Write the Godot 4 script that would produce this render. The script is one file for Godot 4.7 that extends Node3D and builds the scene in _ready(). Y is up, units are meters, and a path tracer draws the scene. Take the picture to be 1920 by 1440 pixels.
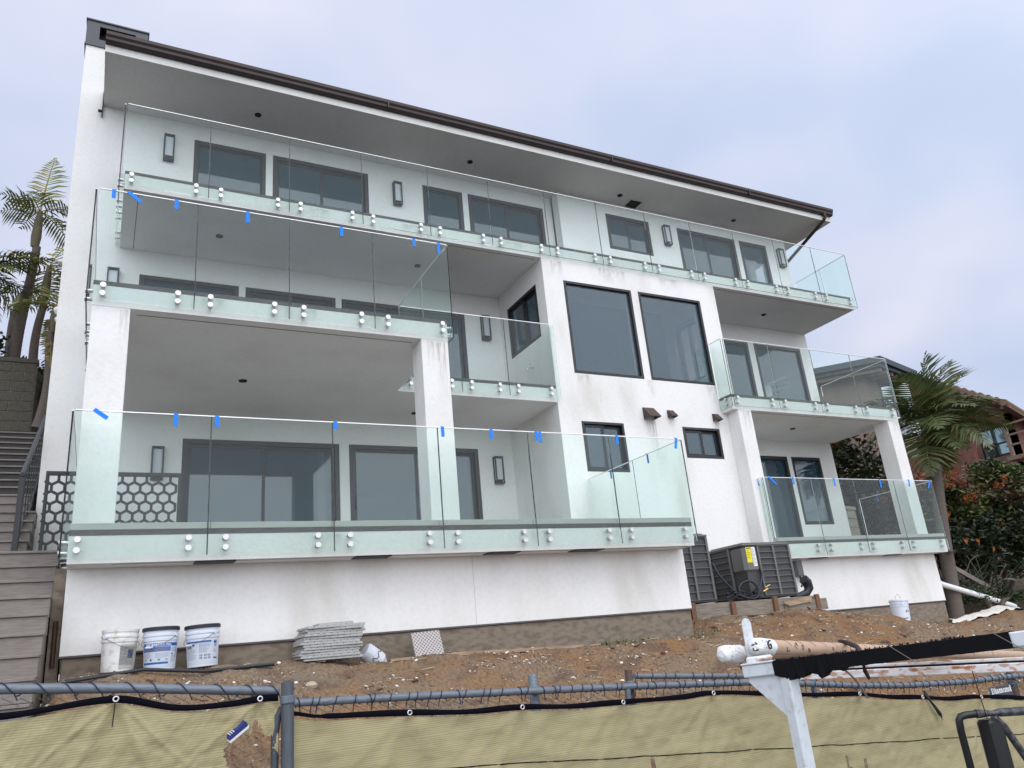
extends Node3D
# A white stucco house under construction on a bank above a street. Units are metres, y up, x along the facade, +z towards the street.

const S2_TOP := 5.678
const S3_TOP := 8.336
const S1_TOP := 3.06
const Z_LEFT := -12.035
const Z_RIGHT := -11.757
const Z_BAY := -10.32

var M := {}
var rng := RandomNumberGenerator.new()
var bumps := FastNoiseLite.new()
var lumps := FastNoiseLite.new()

# ---------------------------------------------------------------- helpers
func lin(r: float, g: float, b: float, a := 1.0) -> Color:
	var c := Color(r, g, b).linear_to_srgb()
	c.a = a
	return c

func noise_tex(freq: float, colors: Array, seed_n := 1, size := 512, oct := 4, normal := false, strength := 4.0, kind := 0) -> NoiseTexture2D:
	var n := FastNoiseLite.new()
	n.seed = seed_n
	n.frequency = freq
	n.fractal_octaves = oct
	n.noise_type = [FastNoiseLite.TYPE_SIMPLEX_SMOOTH, FastNoiseLite.TYPE_CELLULAR, FastNoiseLite.TYPE_PERLIN][kind]
	var t := NoiseTexture2D.new()
	t.width = size
	t.height = size
	t.seamless = true
	t.noise = n
	if normal:
		t.as_normal_map = true
		t.bump_strength = strength
	else:
		var g := Gradient.new()
		var offs := PackedFloat32Array()
		var cols := PackedColorArray()
		for k in colors.size():
			offs.append(colors[k][0])
			var c = colors[k]
			cols.append(lin(c[1], c[2], c[3]))
		g.offsets = offs
		g.colors = cols
		t.color_ramp = g
	return t

func mat(r: float, g: float, b: float, rough := 0.8, metal := 0.0) -> StandardMaterial3D:
	var m := StandardMaterial3D.new()
	m.albedo_color = lin(r, g, b)
	m.roughness = rough
	m.metallic = metal
	return m

func tri_mat(m: StandardMaterial3D, tex, scale: Vector3, normal = null, nstr := 1.0, detail = null, dscale := Vector3.ONE) -> StandardMaterial3D:
	m.albedo_texture = tex
	m.uv1_triplanar = true
	m.uv1_world_triplanar = true
	m.uv1_scale = scale
	if normal:
		m.normal_enabled = true
		m.normal_texture = normal
		m.normal_scale = nstr
	if detail:
		m.detail_enabled = true
		m.detail_albedo = detail
		m.detail_blend_mode = BaseMaterial3D.BLEND_MODE_MUL
		m.detail_uv_layer = BaseMaterial3D.DETAIL_UV_2
		m.uv2_triplanar = true
		m.uv2_world_triplanar = true
		m.uv2_scale = dscale
	return m

func mb() -> SurfaceTool:
	var st := SurfaceTool.new()
	st.begin(Mesh.PRIMITIVE_TRIANGLES)
	st.set_smooth_group(-1)
	return st

func tri(st: SurfaceTool, a: Vector3, b: Vector3, c: Vector3) -> void:      # counter-clockwise seen from the front
	st.add_vertex(a); st.add_vertex(c); st.add_vertex(b)

func quad(st: SurfaceTool, a: Vector3, b: Vector3, c: Vector3, d: Vector3) -> void:
	tri(st, a, b, c); tri(st, a, c, d)

func bx(st: SurfaceTool, a: Vector3, b: Vector3, ch := 0.0, xf := Transform3D()) -> void:
	var lo := Vector3(minf(a.x, b.x), minf(a.y, b.y), minf(a.z, b.z))
	var hi := Vector3(maxf(a.x, b.x), maxf(a.y, b.y), maxf(a.z, b.z))
	var ax := [Vector3.RIGHT, Vector3.UP, Vector3.BACK]
	var mid := (lo + hi) / 2
	var h := (hi - lo) / 2
	ch = minf(ch, minf(h.x, minf(h.y, h.z)) * 0.9)
	for k in 3:
		var u: Vector3 = ax[(k + 1) % 3]
		var v: Vector3 = ax[(k + 2) % 3]
		var n: Vector3 = ax[k]
		for s in [1.0, -1.0]:
			var uu: Vector3 = u * (h.dot(u) - ch) * s
			var vv: Vector3 = v * (h.dot(v) - ch)
			var nn: Vector3 = mid + n * h.dot(n) * s
			quad(st, xf * (nn - uu - vv), xf * (nn + uu - vv), xf * (nn + uu + vv), xf * (nn - uu + vv))
	if ch > 0:
		for k in 3:
			var u2: Vector3 = ax[(k + 1) % 3]
			var v2: Vector3 = ax[(k + 2) % 3]
			var w2: Vector3 = ax[k]
			var l: float = h.dot(w2) - ch
			for su in [1.0, -1.0]:
				for sv in [1.0, -1.0]:
					var p: Vector3 = mid + u2 * su * h.dot(u2) + v2 * sv * (h.dot(v2) - ch)
					var q: Vector3 = mid + u2 * su * (h.dot(u2) - ch) + v2 * sv * h.dot(v2)
					if su * sv > 0:
						quad(st, xf * (p - w2 * l), xf * (q - w2 * l), xf * (q + w2 * l), xf * (p + w2 * l))
					else:
						quad(st, xf * (p + w2 * l), xf * (q + w2 * l), xf * (q - w2 * l), xf * (p - w2 * l))
		for sx in [1.0, -1.0]:
			for sy in [1.0, -1.0]:
				for sz in [1.0, -1.0]:
					var cn := mid + Vector3(sx * h.x, sy * h.y, sz * h.z)
					var a1 := cn - Vector3(0, sy * ch, sz * ch)
					var b1 := cn - Vector3(sx * ch, 0, sz * ch)
					var c1 := cn - Vector3(sx * ch, sy * ch, 0)
					if sx * sy * sz > 0:
						tri(st, xf * a1, xf * b1, xf * c1)
					else:
						tri(st, xf * a1, xf * c1, xf * b1)

func tube(st: SurfaceTool, pts: Array, r, sides := 8, caps := true) -> void:
	var up := Vector3.UP
	var rings := []
	for i in pts.size():
		var d: Vector3 = (pts[mini(i + 1, pts.size() - 1)] - pts[maxi(i - 1, 0)]).normalized()
		if absf(d.dot(up)) > 0.95:
			up = Vector3.RIGHT if absf(d.x) < 0.9 else Vector3.BACK
		var u := d.cross(up).normalized()
		up = u.cross(d).normalized()
		var ring := []
		var rad: float = r[i] if r is Array else r
		for k in sides:
			var a := TAU * k / sides
			ring.append(pts[i] + (u * cos(a) + up * sin(a)) * rad)
		rings.append(ring)
	st.set_smooth_group(1)
	for i in rings.size() - 1:
		for k in sides:
			var j := (k + 1) % sides
			quad(st, rings[i][k], rings[i][j], rings[i + 1][j], rings[i + 1][k])
	st.set_smooth_group(-1)
	if caps:
		for k in range(1, sides - 1):
			tri(st, rings[0][0], rings[0][k + 1], rings[0][k])
			tri(st, rings[-1][0], rings[-1][k], rings[-1][k + 1])

func lathe(st: SurfaceTool, prof: Array, seg := 24, xf := Transform3D()) -> void:   # prof: [radius, height] from the bottom up, outside
	for i in prof.size() - 1:
		var p: Array = prof[i]
		var q: Array = prof[i + 1]
		st.set_smooth_group(10 + i)
		for k in seg:
			var a := TAU * k / seg
			var b := TAU * (k + 1) / seg
			var e := Vector3(sin(a), 0, cos(a))
			var f := Vector3(sin(b), 0, cos(b))
			quad(st, xf * (e * p[0] + Vector3.UP * p[1]), xf * (f * p[0] + Vector3.UP * p[1]), xf * (f * q[0] + Vector3.UP * q[1]), xf * (e * q[0] + Vector3.UP * q[1]))
	st.set_smooth_group(-1)

func poly_extrude(st: SurfaceTool, pts: Array, z0: float, z1: float, xf := Transform3D()) -> void:   # pts counter-clockwise in xy
	var poly := PackedVector2Array(pts)
	var idx := Geometry2D.triangulate_polygon(poly)
	for i in range(0, idx.size(), 3):
		var a := poly[idx[i]]; var b := poly[idx[i + 1]]; var c := poly[idx[i + 2]]
		if (b - a).cross(c - a) < 0:
			var t := b; b = c; c = t
		tri(st, xf * Vector3(a.x, a.y, z1), xf * Vector3(b.x, b.y, z1), xf * Vector3(c.x, c.y, z1))
		tri(st, xf * Vector3(a.x, a.y, z0), xf * Vector3(c.x, c.y, z0), xf * Vector3(b.x, b.y, z0))
	for i in poly.size():
		var p := poly[i]; var q := poly[(i + 1) % poly.size()]
		quad(st, xf * Vector3(p.x, p.y, z0), xf * Vector3(q.x, q.y, z0), xf * Vector3(q.x, q.y, z1), xf * Vector3(p.x, p.y, z1))

func done(st: SurfaceTool) -> ArrayMesh:
	st.generate_normals()
	return st.commit()

func obj(called: String, shape, material: Material, parent: Node3D = self) -> MeshInstance3D:
	var o := MeshInstance3D.new()
	o.name = called
	o.mesh = done(shape) if shape is SurfaceTool else shape
	o.material_override = material
	parent.add_child(o, true)
	return o

var used := {}
func numbered(called: String) -> String:
	if not used.has(called):
		used[called] = 0
		return called
	used[called] += 1
	return "%s_%03d" % [called, used[called]]

func tag(o: Node3D, label: String, category: String, group := "") -> Node3D:
	o.set_meta("label", label)
	o.set_meta("category", category)
	if group:
		o.set_meta("group", group)
	return o

func thing(called: String, label: String, category: String, at := Vector3.ZERO, turn := 0.0, group := "") -> Node3D:
	var o := Node3D.new()
	o.name = numbered(called)
	add_child(o)
	o.position = at
	o.rotation.y = turn
	tag(o, label, category, group)
	return o

func solo(called: String, shape, material: Material, label: String, category: String, group := "") -> MeshInstance3D:
	var o := obj(numbered(called), shape, material)
	tag(o, label, category, group)
	return o

func struct(called: String, shape, material: Material) -> MeshInstance3D:
	var o := obj(numbered(called), shape, material)
	o.set_meta("kind", "structure")
	return o

func dup(o: Node3D, at: Vector3, label: String, turn := 0.0) -> Node3D:
	var c: Node3D = o.duplicate()
	c.name = numbered(String(o.name).rstrip("0123456789").trim_suffix("_"))
	add_child(c)
	c.position = at
	c.rotation.y = turn
	c.set_meta("label", label)
	return c

func V(x: float, y: float, z: float) -> Vector3:
	return Vector3(x, y, z)

# a plane frame: u along, y up, outward normal n; U x Y = N
func frame_z(z: float) -> Transform3D:
	return Transform3D(Basis(Vector3.RIGHT, Vector3.UP, Vector3.BACK), V(0, 0, z))
func frame_left(x: float) -> Transform3D:      # faces -x, u runs with +z
	return Transform3D(Basis(Vector3.BACK, Vector3.UP, Vector3.LEFT), V(x, 0, 0))
func frame_right(x: float) -> Transform3D:     # faces +x, u runs with -z
	return Transform3D(Basis(Vector3.FORWARD, Vector3.UP, Vector3.RIGHT), V(x, 0, 0))

func wall(st: SurfaceTool, f: Transform3D, u0: float, y0: float, u1: float, y1: float, th: float, holes: Array) -> void:
	var us := [u0, u1]
	var ys := [y0, y1]
	for h in holes:
		for k in [0, 2]:
			if h[k] > u0 and h[k] < u1 and not us.has(h[k]):
				us.append(h[k])
		for k in [1, 3]:
			if h[k] > y0 and h[k] < y1 and not ys.has(h[k]):
				ys.append(h[k])
	us.sort(); ys.sort()
	var solid := func(i: int, j: int) -> bool:
		if i < 0 or j < 0 or i >= us.size() - 1 or j >= ys.size() - 1:
			return false
		var cu: float = (us[i] + us[i + 1]) / 2
		var cy: float = (ys[j] + ys[j + 1]) / 2
		for h in holes:
			if cu > h[0] and cu < h[2] and cy > h[1] and cy < h[3]:
				return false
		return true
	for i in us.size() - 1:
		for j in ys.size() - 1:
			if not solid.call(i, j):
				continue
			var a: float = us[i]; var b: float = us[i + 1]; var c: float = ys[j]; var d: float = ys[j + 1]
			quad(st, f * V(a, c, 0), f * V(b, c, 0), f * V(b, d, 0), f * V(a, d, 0))
			quad(st, f * V(b, c, -th), f * V(a, c, -th), f * V(a, d, -th), f * V(b, d, -th))
			if not solid.call(i - 1, j):
				quad(st, f * V(a, c, -th), f * V(a, c, 0), f * V(a, d, 0), f * V(a, d, -th))
			if not solid.call(i + 1, j):
				quad(st, f * V(b, c, 0), f * V(b, c, -th), f * V(b, d, -th), f * V(b, d, 0))
			if not solid.call(i, j - 1):
				quad(st, f * V(a, c, -th), f * V(b, c, -th), f * V(b, c, 0), f * V(a, c, 0))
			if not solid.call(i, j + 1):
				quad(st, f * V(a, d, 0), f * V(b, d, 0), f * V(b, d, -th), f * V(a, d, -th))

# a framed opening: panes side by side, each behind its own sash
func window(house: Node3D, called: String, f: Transform3D, u0: float, y0: float, u1: float, y1: float, n := 1, fw := 0.055, handle := false) -> void:
	var fr := mb()
	var g := 0.003
	var z0 := -0.11
	var z1 := 0.006
	bx(fr, V(u0 + g, y0 + g, z0), V(u0 + fw, y1 - g, z1), 0.004, f)
	bx(fr, V(u1 - fw, y0 + g, z0), V(u1 - g, y1 - g, z1), 0.004, f)
	bx(fr, V(u0 + fw, y1 - fw, z0), V(u1 - fw, y1 - g, z1 - 0.002), 0.004, f)
	bx(fr, V(u0 + fw, y0 + g, z0), V(u1 - fw, y0 + fw, z1 - 0.002), 0.004, f)
	var o := obj(called, fr, M.frame, house)
	var w := (u1 - u0 - 2 * fw) / n
	for k in n:
		var a := u0 + fw + w * k
		var b := a + w
		var dz := -0.03 - 0.035 * (k % 2)
		var sw := 0.045 if n > 1 or handle else 0.018
		var ov := 0.022 if n > 1 else 0.0
		if k > 0: a -= ov
		if k < n - 1: b += ov
		var sa := mb()
		bx(sa, V(a, y0 + fw, dz - 0.03), V(a + sw, y1 - fw, dz), 0.003, f)
		bx(sa, V(b - sw, y0 + fw, dz - 0.03), V(b, y1 - fw, dz), 0.003, f)
		bx(sa, V(a + sw, y1 - fw - sw, dz - 0.03), V(b - sw, y1 - fw, dz - 0.002), 0.003, f)
		bx(sa, V(a + sw, y0 + fw, dz - 0.03), V(b - sw, y0 + fw + sw, dz - 0.002), 0.003, f)
		obj("sash", sa, M.frame, o)
		var pa := mb()
		bx(pa, V(a + sw, y0 + fw + sw, dz - 0.012), V(b - sw, y1 - fw - sw, dz - 0.007), 0, f)
		bx(pa, V(a + sw, y0 + fw + sw, dz - 0.025), V(b - sw, y1 - fw - sw, dz - 0.020), 0, f)
		obj("pane", pa, M.pane, o)
	if handle:
		var ha := mb()
		bx(ha, V(u0 + fw + 0.012, y0 + 0.9, -0.03), V(u0 + fw + 0.034, y0 + 1.12, 0.012), 0.006, f)
		obj("handle", ha, M.frame, o)

# a run of frameless glass held off the slab edge by pairs of steel buttons
func railing(label: String, y0: float, y1: float, runs: Array, tapes: Array = []) -> Node3D:
	var t := thing("glass_railing", label, "railing", Vector3.ZERO, 0, "frameless glass balcony railings")
	var ti := 0
	for r in runs:
		var f: Transform3D = r.f
		var js: Array = r.j
		for k in js.size() - 1:
			var a: float = js[k] + (0.006 if k > 0 else 0.0)
			var b: float = js[k + 1] - (0.006 if k < js.size() - 2 else 0.0)
			var st := mb()
			bx(st, V(a, y0, -0.007), V(b, y1 - 0.012, 0.007), 0.0, f)
			var p := obj("glass_panel", st, M.glass, t)
			if k > 0:
				var se := mb()
				bx(se, V(js[k] - 0.0052, y0 + 0.002, -0.0065), V(js[k] + 0.0052, y1 - 0.013, 0.0065), 0.0, f)
				obj("edge_seal", se, M.seal, p)
			if r.get("off", true):
				var us := [a + 0.16, b - 0.16]
				if k == 0: us[0] = a + r.get("in0", 0.11)
				if k == js.size() - 2: us[1] = b - r.get("in1", 0.16)
				if b - a < 0.5: us = [(a + b) / 2]
				for u in us:
					for yy in [y0 + 0.07, y0 + 0.165]:
						var q := Transform3D(Basis(f.basis.x, f.basis.z, -f.basis.y), f * V(u, yy, 0))
						var so := mb()
						lathe(so, [[0.0, -0.056], [0.022, -0.056], [0.022, -0.0075]], 14, q)
						lathe(so, [[0.031, 0.0075], [0.031, 0.017], [0.028, 0.0205], [0.0, 0.0205]], 16, q)
						obj("standoff", so, M.steel, p)
			for tp in r.get("tape", []):
				if tp[0] >= js[k] and tp[0] < js[k + 1]:
					var ta := mb()
					var xt := f * Transform3D(Basis(Vector3.BACK, tp[2] if tp.size() > 2 else 0.0), V(tp[0], y1 + 0.003, 0.0))
					var ln: float = tp[1]
					bx(ta, V(-0.02, -ln, 0.0125), V(0.02, 0.002, 0.0135), 0, xt)
					bx(ta, V(-0.02, 0.0025, -0.012), V(0.02, 0.0035, 0.0135), 0, xt)
					obj("tape_strip", ta, M.tape, p)
		var cp := mb()
		bx(cp, V(js[0] - 0.001, y1 - 0.0115, -0.0105), V(js[-1] + 0.001, y1 + 0.002, 0.0105), 0.003, f)
		obj("cap_rail", cp, M.cap, t)
	return t

func lamp(label: String, at: Vector3, first: Node3D = null) -> Node3D:
	if first:
		return dup(first, at, label)
	var t := thing("wall_lamp", label, "wall lamp", at, 0, "black rectangular wall lamps on the house")
	var st := mb()
	var w := 0.082; var h := 0.245; var d := 0.1; var e := 0.011
	bx(st, V(-w, -h, 0.0), V(w, h, 0.014), 0.002)
	for s in [-1.0, 1.0]:
		bx(st, V(s * w, -h, d - e * 2), V(s * (w - 2 * e), h, d), 0.002)
		bx(st, V(-w, s * h, 0.014), V(w, s * (h - 2 * e), d - 0.003), 0.002)
	bx(st, V(-w + 2 * e, -h + 0.055, d - 0.02), V(w - 2 * e, -h + 0.07, d - 0.004), 0.002)
	obj("frame", st, M.frame, t)
	var gl := mb()
	bx(gl, V(-w + 0.02, -h + 0.075, 0.016), V(w - 0.02, h - 0.03, 0.06), 0.006)
	obj("diffuser", gl, M.frosted, t)
	return t

func text(called: String, words: String, size: float, material: Material, parent: Node3D, xf: Transform3D, bend := 0.0, depth := 0.002, font := "Droid Sans") -> void:
	var tm := TextMesh.new()
	var fo := SystemFont.new()
	fo.font_names = PackedStringArray([font])
	fo.font_weight = 700
	tm.font = fo
	tm.text = words
	tm.font_size = 32
	tm.pixel_size = size / 32.0
	tm.depth = depth
	var arr := tm.get_mesh_arrays() if tm.has_method("get_mesh_arrays") else tm.surface_get_arrays(0)
	var v: PackedVector3Array = arr[Mesh.ARRAY_VERTEX]
	if bend > 0:
		for i in v.size():
			var a := v[i].x / bend
			v[i] = V(sin(a) * (bend + v[i].z), v[i].y, cos(a) * (bend + v[i].z) - bend)
	arr[Mesh.ARRAY_VERTEX] = v
	var am := ArrayMesh.new()
	am.add_surface_from_arrays(Mesh.PRIMITIVE_TRIANGLES, arr)
	var o := obj(called, am, material, parent)
	o.transform = xf

func sky_panorama() -> ImageTexture:
	var w := 640; var h := 320
	var n1 := FastNoiseLite.new(); n1.seed = 5; n1.frequency = 1.1; n1.fractal_octaves = 5; n1.noise_type = FastNoiseLite.TYPE_SIMPLEX_SMOOTH
	var n2 := FastNoiseLite.new(); n2.seed = 11; n2.frequency = 0.7; n2.fractal_octaves = 3; n2.noise_type = FastNoiseLite.TYPE_SIMPLEX_SMOOTH
	var im := Image.create(w, h, false, Image.FORMAT_RGBF)
	for y in h:
		var el := PI * (0.5 - (y + 0.5) / h)
		var s := sin(el)
		for x in w:
			var a := TAU * (x + 0.5) / w
			var d := V(sin(a) * cos(el), s, -cos(a) * cos(el))
			if s < -0.05:
				im.set_pixel(x, y, Color(0.16, 0.17, 0.19))
				continue
			var q := d / (0.28 + maxf(s, 0.0))             # layers of cloud lie flat, so they crowd towards the horizon
			var c := n1.get_noise_3d(q.x * 1.4, q.y * 0.6, q.z * 1.4)
			var e := n2.get_noise_3d(q.x + 7.0, 0.3, q.z * 1.2)
			var f := 0.5 + 0.5 * d.dot(V(-0.22, 0.20, 0.955))       # brightening added low on the street side to light the recessed walls
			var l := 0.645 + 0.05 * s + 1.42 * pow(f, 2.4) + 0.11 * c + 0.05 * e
			var t := clampf(0.5 + 1.2 * c + 0.6 * e, 0.0, 1.0)
			var col := Color(0.775, 0.895, 1.19).lerp(Color(0.935, 0.955, 1.12), t)
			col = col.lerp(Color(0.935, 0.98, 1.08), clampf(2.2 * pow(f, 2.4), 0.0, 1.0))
			im.set_pixel(x, y, Color(col.r * l, col.g * l, col.b * l))
	return ImageTexture.create_from_image(im)

func setup() -> void:
	var cam := Camera3D.new()
	cam.name = "camera"
	cam.fov = 52.52
	cam.near = 0.05
	cam.far = 2000.0
	cam.position = V(0, 1.6, 0)
	cam.rotation_degrees = V(18.972, -28.744, -5.558)
	add_child(cam)
	cam.current = true
	var env := Environment.new()
	var sky := Sky.new()
	var pm := PanoramaSkyMaterial.new()
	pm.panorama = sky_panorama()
	pm.energy_multiplier = 1.0
	sky.sky_material = pm
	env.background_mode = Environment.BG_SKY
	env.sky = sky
	env.tonemap_mode = Environment.TONE_MAPPER_LINEAR
	env.tonemap_exposure = 1.13
	env.sdfgi_enabled = true
	env.ssao_enabled = true
	env.ssil_enabled = true
	var we := WorldEnvironment.new()
	we.name = "environment"
	we.environment = env
	add_child(we)
	var sun := DirectionalLight3D.new()
	sun.name = "veiled_sun"
	sun.light_energy = 0.22
	sun.light_color = Color(1.0, 0.98, 0.955)
	sun.light_angular_distance = 28.0
	sun.shadow_enabled = true
	sun.look_at_from_position(V(0.10, 0.82, 0.56) * 50.0, Vector3.ZERO, Vector3.UP)
	add_child(sun)

func materials() -> void:
	var fine := noise_tex(0.035, [[0.0, 0.93, 0.93, 0.925], [0.45, 0.98, 0.98, 0.978], [1.0, 1, 1, 1]], 3, 512, 5)
	var blotch := noise_tex(0.007, [[0.0, 0.80, 0.775, 0.735], [0.30, 0.93, 0.922, 0.905], [0.55, 0.99, 0.985, 0.98], [1.0, 1, 1, 1]], 8, 512, 6)
	var weak := noise_tex(0.009, [[0.0, 0.90, 0.89, 0.87], [0.5, 0.975, 0.972, 0.965], [1, 1, 1, 1]], 18, 512, 6)
	var fine_n := noise_tex(0.05, [], 4, 512, 5, true, 3.0)
	M.stucco = tri_mat(mat(0.825, 0.815, 0.80, 0.92), fine, Vector3.ONE * 0.7, fine_n, 0.22, weak, V(0.17, 0.12, 0.17))
	M.stained = tri_mat(mat(0.825, 0.815, 0.80, 0.92), fine, Vector3.ONE * 0.7, fine_n, 0.22, blotch, V(0.25, 0.09, 0.25))
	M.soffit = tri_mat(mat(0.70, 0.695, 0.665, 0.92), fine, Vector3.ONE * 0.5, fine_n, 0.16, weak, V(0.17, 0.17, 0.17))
	M.concrete = tri_mat(mat(0.225, 0.188, 0.148, 0.95), noise_tex(0.012, [[0.0, 0.62, 0.60, 0.58], [0.42, 0.88, 0.86, 0.83], [0.6, 1.05, 1.02, 0.99], [0.72, 1.15, 1.12, 1.08], [0.76, 1.55, 1.5, 1.42], [1, 1.9, 1.8, 1.7]], 21, 512, 7), V(0.9, 2.0, 0.9), fine_n, 0.6, blotch, V(0.8, 1.6, 0.8))
	M.tile_edge = tri_mat(mat(0.47, 0.46, 0.43, 0.8), fine, Vector3.ONE * 1.5)
	M.strip = tri_mat(mat(0.115, 0.10, 0.10, 0.75), noise_tex(0.02, [[0.0, 0.7, 0.7, 0.7], [0.72, 1, 1, 1], [0.82, 1.6, 1.6, 1.6], [1, 2.4, 2.3, 2.3]], 31, 512, 5), V(0.9, 3.0, 0.9))
	M.frame = mat(0.012, 0.013, 0.016, 0.42)
	M.pane = mat(0.015, 0.095, 0.15, 0.02)
	M.pane.transparency = BaseMaterial3D.TRANSPARENCY_ALPHA
	M.pane.albedo_color.a = 0.17
	M.pane.metallic_specular = 0.43
	M.glass = mat(0.895, 0.988, 0.958, 0.0)
	M.glass.refraction_enabled = true
	M.glass.refraction_scale = 0.026
	M.glass.transparency = BaseMaterial3D.TRANSPARENCY_ALPHA
	M.glass.albedo_color.a = 0.0
	M.glass.metallic_specular = 0.21
	M.steel = mat(0.60, 0.59, 0.585, 0.42, 1.0)
	M.seal = mat(0.012, 0.022, 0.024, 0.4)
	M.cap = mat(0.84, 0.84, 0.84, 0.3, 0.35)
	M.tape = mat(0.010, 0.215, 0.86, 0.75)
	M.frosted = mat(0.62, 0.66, 0.70, 0.5)
	M.gutter = tri_mat(mat(0.040, 0.026, 0.024, 0.38, 0.3), noise_tex(0.02, [[0.0, 0.7, 0.7, 0.7], [0.6, 1, 1, 1], [1.0, 1.5, 1.25, 1.1]], 41, 256, 4), V(0.7, 2.0, 0.7))
	M.roofing = mat(0.05, 0.048, 0.047, 0.8)
	M.slate = mat(0.062, 0.064, 0.075, 0.5, 0.2)
	M.black = mat(0.008, 0.008, 0.009, 0.6)
	M.rust_brown = tri_mat(mat(0.075, 0.048, 0.040, 0.6, 0.3), noise_tex(0.04, [[0.0, 0.7, 0.7, 0.7], [1, 1.3, 1.2, 1.2]], 43, 256, 4), V(2, 2, 2))
	for k in 3:
		var im := Image.create(64, 128, false, Image.FORMAT_RGBA8)
		var sn := FastNoiseLite.new(); sn.seed = 70 + k; sn.frequency = 0.06 if k < 2 else 0.035; sn.fractal_octaves = 4
		for y in 128:
			for x in 64:
				var u := (x - 31.5) / 32.0
				var v := y / 127.0
				var a := clampf(0.55 + 1.5 * sn.get_noise_2d(x * (1.6 if k < 2 else 1.0), y * 0.22), 0.0, 1.0)
				a *= pow(1.0 - v, 1.3) * smoothstep(0.0, 0.04, v) * smoothstep(0.0, 0.5, 1.0 - absf(u)) * [0.27, 0.36, 0.21][k]
				im.set_pixel(x, y, Color(1, 1, 1, a))
		var sm := mat([0.22, 0.30, 0.21][k], [0.18, 0.19, 0.20][k], [0.14, 0.11, 0.165][k], 0.95)
		sm.albedo_texture = ImageTexture.create_from_image(im)
		sm.transparency = BaseMaterial3D.TRANSPARENCY_ALPHA
		sm.texture_repeat = false
		M["stain_%d" % k] = sm
	M.room = mat(0.62, 0.62, 0.60, 0.9)
	M.floor = mat(0.30, 0.27, 0.23, 0.6)

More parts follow.
